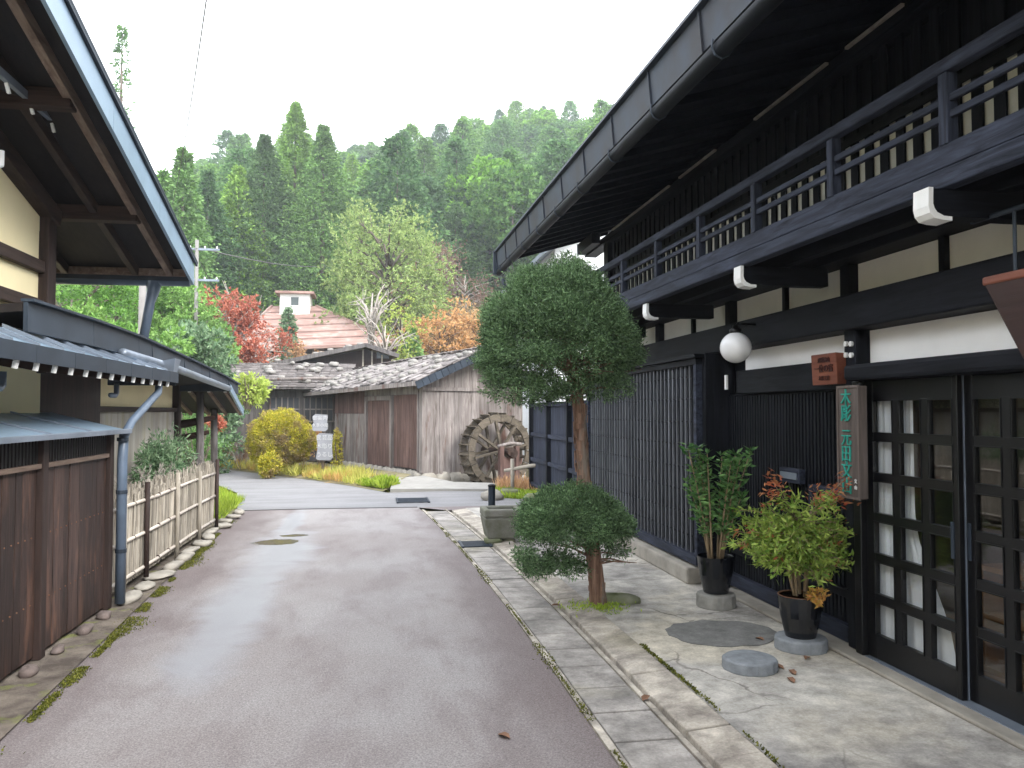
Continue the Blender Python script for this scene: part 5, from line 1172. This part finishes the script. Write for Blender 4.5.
def wire(p0,p1,sag,lab,r=.012):
    p0=Vector(p0);p1=Vector(p1); pts=[p0.lerp(p1,u)-Vector((0,0,sag*4*u*(1-u))) for u in [i/12 for i in range(13)]]
    tag(MB().tube(pts,r,5).build('overhead_wire',MT['wire']),lab,'wire')
wire(at(212,-40,9),at(172,205,30),.35,'thin overhead wire rising steeply through the white sky',.010)
wire(at(197,248,27),at(60,215,12),.3,'overhead wire passing under the left gable roof towards the slender pole',.012)
wire(at(200,248,27),at(345,262,70),.5,'long overhead wire running right from the slender pole across the cedars',.02)
wire(at(200,262,27),at(252,330,46),.4,'service wire dropping from the slender pole to the red-roofed house',.014)
wire(at(143,262,17),at(195,255,27),.3,'wire linking the two utility poles',.012)
# ================================================================== TREES
def conifer_mesh(name,h,r,n,seed,leaf=.5,wid=.26,mat='cedar',low=.1,power=.8,droop=.15,dens=1.0,tips=.0,bark='trunk'):
    g=np.random.default_rng(seed); LV=Leaves(); nb=int(n/11)
    t_=low+(1-low)*g.random(nb)**1.15; a=g.uniform(0,6.283,nb)
    lob=1+.16*np.sin(a*3+seed)+.12*np.sin(a*2+t_*9+seed)
    Rb=r*((1-t_)**power*.98+.03)*lob*g.uniform(.7,1.12,nb); Rb=np.minimum(Rb,r*1.1*(t_-low+.25)*3)
    per=11; u=g.uniform(.35,1,(nb,per))
    X=np.cos(a)[:,None]*Rb[:,None]*u; Y=np.sin(a)[:,None]*Rb[:,None]*u; Z=(t_*h)[:,None]+Rb[:,None]*(.25*u-droop*2.2*u*u)
    P=np.stack([X,Y,Z],2).reshape(-1,3)+g.normal(size=(nb*per,3))*leaf*.28
    D=np.repeat(np.stack([np.cos(a),np.sin(a),np.full(nb,-.15)],1),per,0)+g.normal(size=(nb*per,3))*.55
    LV.add(P,D,leaf*g.uniform(.6,1.3,len(P)),wid*g.uniform(.6,1.3,len(P)))
    return LV
def obj_from(LV,name,mat,seed,trunk,parent=None,loc=(0,0,0)): pass
def big_tree(name,loc,h,r,n,seed,mat,lab,cat='tree',leaf=.3,wid=.16,shape='cone',bark='trunk',low=.1,group=None,power=.8,branches=0,hole=.3,cr=None,lz_=0):
    t=thing(name,loc,lab,cat,group); g=np.random.default_rng(seed)
    if shape=='cone':
        LV=conifer_mesh('c',h,r,n,seed,leaf,wid,low=low,power=power); LV.P=[p+np.array(loc) for p in LV.P]
        LV.build('crown',MT[mat],t,seed); b=MB(); b.tube([(loc[0],loc[1],loc[2]-.5),(loc[0],loc[1],loc[2]+h*.97)],[h*.016+.05,.02],8); b.build('trunk',MT[bark],t,smooth=True)
    else:
        LV=Leaves(); b=MB(); L=Vector(loc)
        b.tube([L+Vector((0,0,-.5)),L+Vector((.03*h,0,h*.25)),L+Vector((-.02*h,.02*h,h*.5)),L+Vector((0,0,h*.8))],[h*.022+.02,h*.018,h*.012,h*.004],8)
        nb=branches or 16
        for k in range(nb):
            a=g.uniform(0,6.283); zz=g.uniform(low,.88); rr_=r*math.sqrt(max(.05,1-((zz-.55)/.5)**2))*g.uniform(.6,1); 
            s=L+Vector((0,0,h*zz*.75)); e=L+Vector((math.cos(a)*rr_,math.sin(a)*rr_,h*zz)); m=s.lerp(e,.5)+Vector((0,0,h*.04))
            b.tube([s,m,e],[h*.009,h*.006,h*.002],5)
            for j in range(3):
                e2_=e+Vector(g.normal(size=3)*r*.22); b.tube([m.lerp(e,.5),e2_],[h*.003,h*.0012],4)
                if n: sprays(LV,tuple(e2_),(r*.3,r*.3,h*.075),max(3,int(n/nb/3/9)),g,leaf,wid,9,bottomcut=-1,inner=.15)
            if n: sprays(LV,tuple(m.lerp(e,.8)),(r*.34,r*.34,h*.09),max(3,int(n/nb/2/9)),g,leaf,wid,9,bottomcut=-1,inner=.15)
        if n:
            o=LV.build('crown',MT[mat],t,seed)
        b.build('trunk',MT[bark],t,smooth=True)
    return t
def ground_at(px,Y): p=at(px,400,Y); return (p.x,Y,hill(p.x,Y)-.05)
# three tall cedars on the lower slope
for i,(px,Y,top,r,lab) in enumerate(((293,66,104,6.2,'tallest pointed cedar in the group of three behind the red-roofed house'),(262,63,136,5.6,'left pointed cedar in the group of three behind the red-roofed house'),(321,64,126,6.0,'right pointed cedar in the group of three behind the red-roofed house'))):
    L=ground_at(px,Y); z=at(px,top,Y).z; big_tree('tall_cedar',L,z-L[2],r,38000,50+i,'cedar',lab,leaf=.26,wid=.12,low=.03,power=1.0)
for i,(px,Y,top,r,mat,lab) in enumerate(((180,48,150,2.0,'greenpine','light green pointed conifer at the left edge of the forest beside the eave'),(160,56,172,2.4,'hardwood','second light green conifer close to the left eave'),(205,60,172,2.6,'fir','dark conifer left of the three tall cedars'),(236,62,168,2.8,'cedar','bushy cedar just left of the three tall cedars'),(116,58,22,2.3,'fir','tall thin spire-like conifer rising above the left eave into the sky'),(345,70,190,3.0,'fir','conifer between the three cedars and the pale pine'),(455,70,205,3.2,'cedar','cedar right of the pale green pine'),(490,75,190,3.0,'fir','conifer left of the big eave end'),(430,78,185,3.2,'fir','dark conifer behind the pale green pine'),(545,72,180,3.0,'cedar','conifer half hidden behind the big eave'))):
    L=ground_at(px,Y); z=at(px,top,Y).z; thin=(px==116)
    big_tree('conifer',L,z-L[2],r*(1.55 if not thin else 1),3600 if thin else 17000,70+i,mat,lab,leaf=.28,wid=.10 if thin else .14,low=.25 if thin else .04,power=.9)
L=ground_at(388,50); big_tree('pale_pine',L,at(388,200,50).z-L[2],3.2,32000,91,'pine','broad pale green pine in the middle of the hillside behind the mill',leaf=.19,wid=.07,shape='r',low=.22,branches=44)
L=ground_at(412,44); big_tree('green_conifer',L,at(412,330,44).z-L[2],1.3,3500,92,'greenpine','small bright green conifer just above the mill roof',leaf=.22,wid=.1)
L=ground_at(288,43); big_tree('small_conifer',L,at(288,309,43).z-L[2],.95,3500,93,'greyleaf','small dark conifer standing before the red roof',leaf=.2,wid=.1,power=.6)
for i,(px,Y,top,r,mat,n,lab,sh) in enumerate(((228,34,284,1.45,'maple',4200,'bright red maple left of the red-roofed house',16),(262,40,312,1.3,'maple',1400,'thin reddish maple close to the red-roofed house',14),(240,38,275,1.3,'paletwig',0,'bare grey-brown tree beside the red maple',22),(372,40,262,1.3,'paletwig',0,'bare pale-branched tree at the right of the red roof',26),(385,38,300,1.6,'paletwig',0,'leafless tree with spreading pale limbs above the mill roof',22),(305,42,338,.9,'orange',1300,'small orange bush-like tree below the red roof',12),(432,60,228,2.2,'brownleaf',2400,'dull brown half-bare tree right of the pale pine',22),(465,60,262,2.0,'brownleaf',1800,'brown twiggy tree left of the big eave end',20),(440,46,312,2.4,'orange',4200,'spreading orange autumn tree above the mill roof',20),(478,47,310,2.2,'tan',3600,'tan autumn tree left of the round topiary crown',20),(458,52,300,2.6,'tan',3000,'broad tan autumn tree on the slope above the mill roof ridge',20),(424,54,312,2.0,'tan',2400,'pale tan autumn tree between the pale pine and the orange tree',18),(405,62,258,1.2,'orange',1300,'small orange tree between the pines on the slope',12),(400,44,300,1.2,'lime',900,'small yellow-leaved tree at the foot of the pale pine',12),(232,30,352,1.1,'lime',2400,'yellow-green leafy tree in front of the red maple',14),(256,36,315,1.2,'paletwig',0,'bare twiggy tree in front of the red roof',20))):
    L=ground_at(px,Y); z=at(px,top,Y).z; n=int(n*2.6); big_tree('autumn_tree' if n else 'bare_tree',L,z-L[2],r,n,110+i,mat,lab,leaf=.11,wid=.065,shape='r',bark='paletwig' if n==0 or mat in('brownleaf','maple') else 'trunk',low=.3,branches=sh)
# greens behind the left house
for i,(px,Y,top,r,mat,lab) in enumerate(((70,24,255,2.0,'hardwood','leafy bright green tree seen under the left gable eave beside the corner post'),(105,28,262,2.0,'hardwood','leafy green tree seen under the middle of the left eave'),(120,20,300,1.4,'greenpine','soft green pine low behind the second left roof'),(172,28,262,1.6,'greenpine','feathery green pine right of the plain concrete pole'),(186,32,292,1.2,'greenpine','feathery green pine left of the red maple'),(186,22,318,1.3,'greyleaf','grey-green pine just above the end of the second left roof'),(140,34,240,2.2,'hardwood','bright green tree behind the plain concrete pole'))):
    L=ground_at(px,Y); z=at(px,top,Y).z; big_tree('garden_tree',L,z-L[2],r,17000,140+i,mat,lab,leaf=.13,wid=.055,shape='r',low=.12,branches=24)
# pampas-like tan slope
def hz(x,y): return hill(x,y)
patchgrass('autumn_scrub',[(-1.5,40),(4,38),(13,42),(14,58),(2,60),(-2,52)],9000,'tan','tan and orange autumn scrub covering the slope above the mill',46,.75,.16,hz,'scrub')
patchgrass('undergrowth',[(-30,38),(-6,40),(-4,58),(-12,60),(-36,60)],9000,'hardwood','green undergrowth at the foot of the forested hill',47,1.0,.3,hz,'undergrowth')
# hillside forest
protos=[]
rng=np.random.default_rng(2024)
for i in range(9):
    h=rng.uniform(11,14.5); r=rng.uniform(4.3,5.6); LV=conifer_mesh('c',h,r,9000,300+i,.40,.20,low=.05,power=[.80,.55,.66][i%3],droop=[.15,.08,.12][i%3])
    nleaf=sum(len(p) for p in LV.P); 
    k=24; zz=np.linspace(-1.5,h*.95,k); LV.add(np.stack([np.zeros(k),np.zeros(k),zz],1),np.array([0,0,1.]),h/k*1.6,np.linspace(.5,.1,k),1)
    o=LV.build('hillside_conifer',[MT['fir'] if i%3 else MT['cedar'],MT['trunk']],None,300+i); protos.append((o,'c'))
for i in range(4):
    LV=Leaves(); g=np.random.default_rng(400+i); h=rng.uniform(10,12.5)
    for j in range(34):
        u=unit(g,1)[0]; c=np.array([u[0]*2.9,u[1]*2.9,h*.60+u[2]*h*.32]); sprays(LV,c,(1.4,1.4,1.1),34,g,.40,.24,9,bottomcut=-.6,inner=.4)
    k=16; zz=np.linspace(-1.5,h*.7,k); LV.add(np.stack([np.zeros(k),np.zeros(k),zz],1),np.array([0,0,1.]),h/k*1.6,np.linspace(.45,.12,k),1)
    o=LV.build('hillside_broadleaf_tree',[[MT['hardwood'],MT['fir'],MT['fir'],MT['greenpine']][i],MT['trunk']],None,400+i); protos.append((o,'b'))
used=set(); cnt=0; r=68.0; q=random.Random(77); ncon=nbro=0
while r<180:
    da=math.degrees(7.0/r); a=-20+q.uniform(0,da)
    while a<33:
        aa=a+q.uniform(-.35,.35)*da; rr_=r+q.uniform(-2.8,2.8); x=rr_*math.sin(R(aa)); y=rr_*math.cos(R(aa)); a+=da
        if aa>24 and q.random()<.35: continue
        br=q.random()<(.34 if r<120 else .36)
        if (ncon>=296 and not br) or (nbro>=250 and br): continue
        i=(9+q.randrange(4)) if br else q.randrange(9)
        o,kd=protos[i]
        if i in used: o=o.copy(); COL.objects.link(o)
        used.add(i)
        s=q.uniform(.82,1.10); o.location=(x,y,hill(x,y)-.2); o.scale=(s*q.uniform(.9,1.15),s*q.uniform(.9,1.15),s); o.rotation_euler=(0,0,q.uniform(0,6.28))
        if br: nbro+=1; tag(o,'rounded green tree among the conifers on the forested hillside','tree','rounded trees on the forested hillside')
        else: ncon+=1; tag(o,'dark green conifer in the dense forest covering the hillside','tree','conifers of the hillside forest')
    r+=6.4
for i,(o,_) in enumerate(protos):
    if i not in used: bpy.data.objects.remove(o)
print('hill trees',ncon,nbro)
# ================================================================== HAZE
hm=bpy.data.materials.new('haze'); hm.use_nodes=True; n_=hm.node_tree.nodes; n_.remove(n_['Principled BSDF'])
pv=n_.new('ShaderNodeVolumePrincipled'); pv.inputs['Color'].default_value=(.88,.93,1,1); pv.inputs['Density'].default_value=.0011; pv.inputs['Anisotropy'].default_value=.2
hm.node_tree.links.new(pv.outputs[0],n_['Material Output'].inputs['Volume'])
b=MB(); b.box(-430,430,-230,430,-50,100); hz_o=b.build('haze',hm); hz_o['kind']='stuff'
for o in list(bpy.data.objects):
    if '_o' in o: del o['_o']
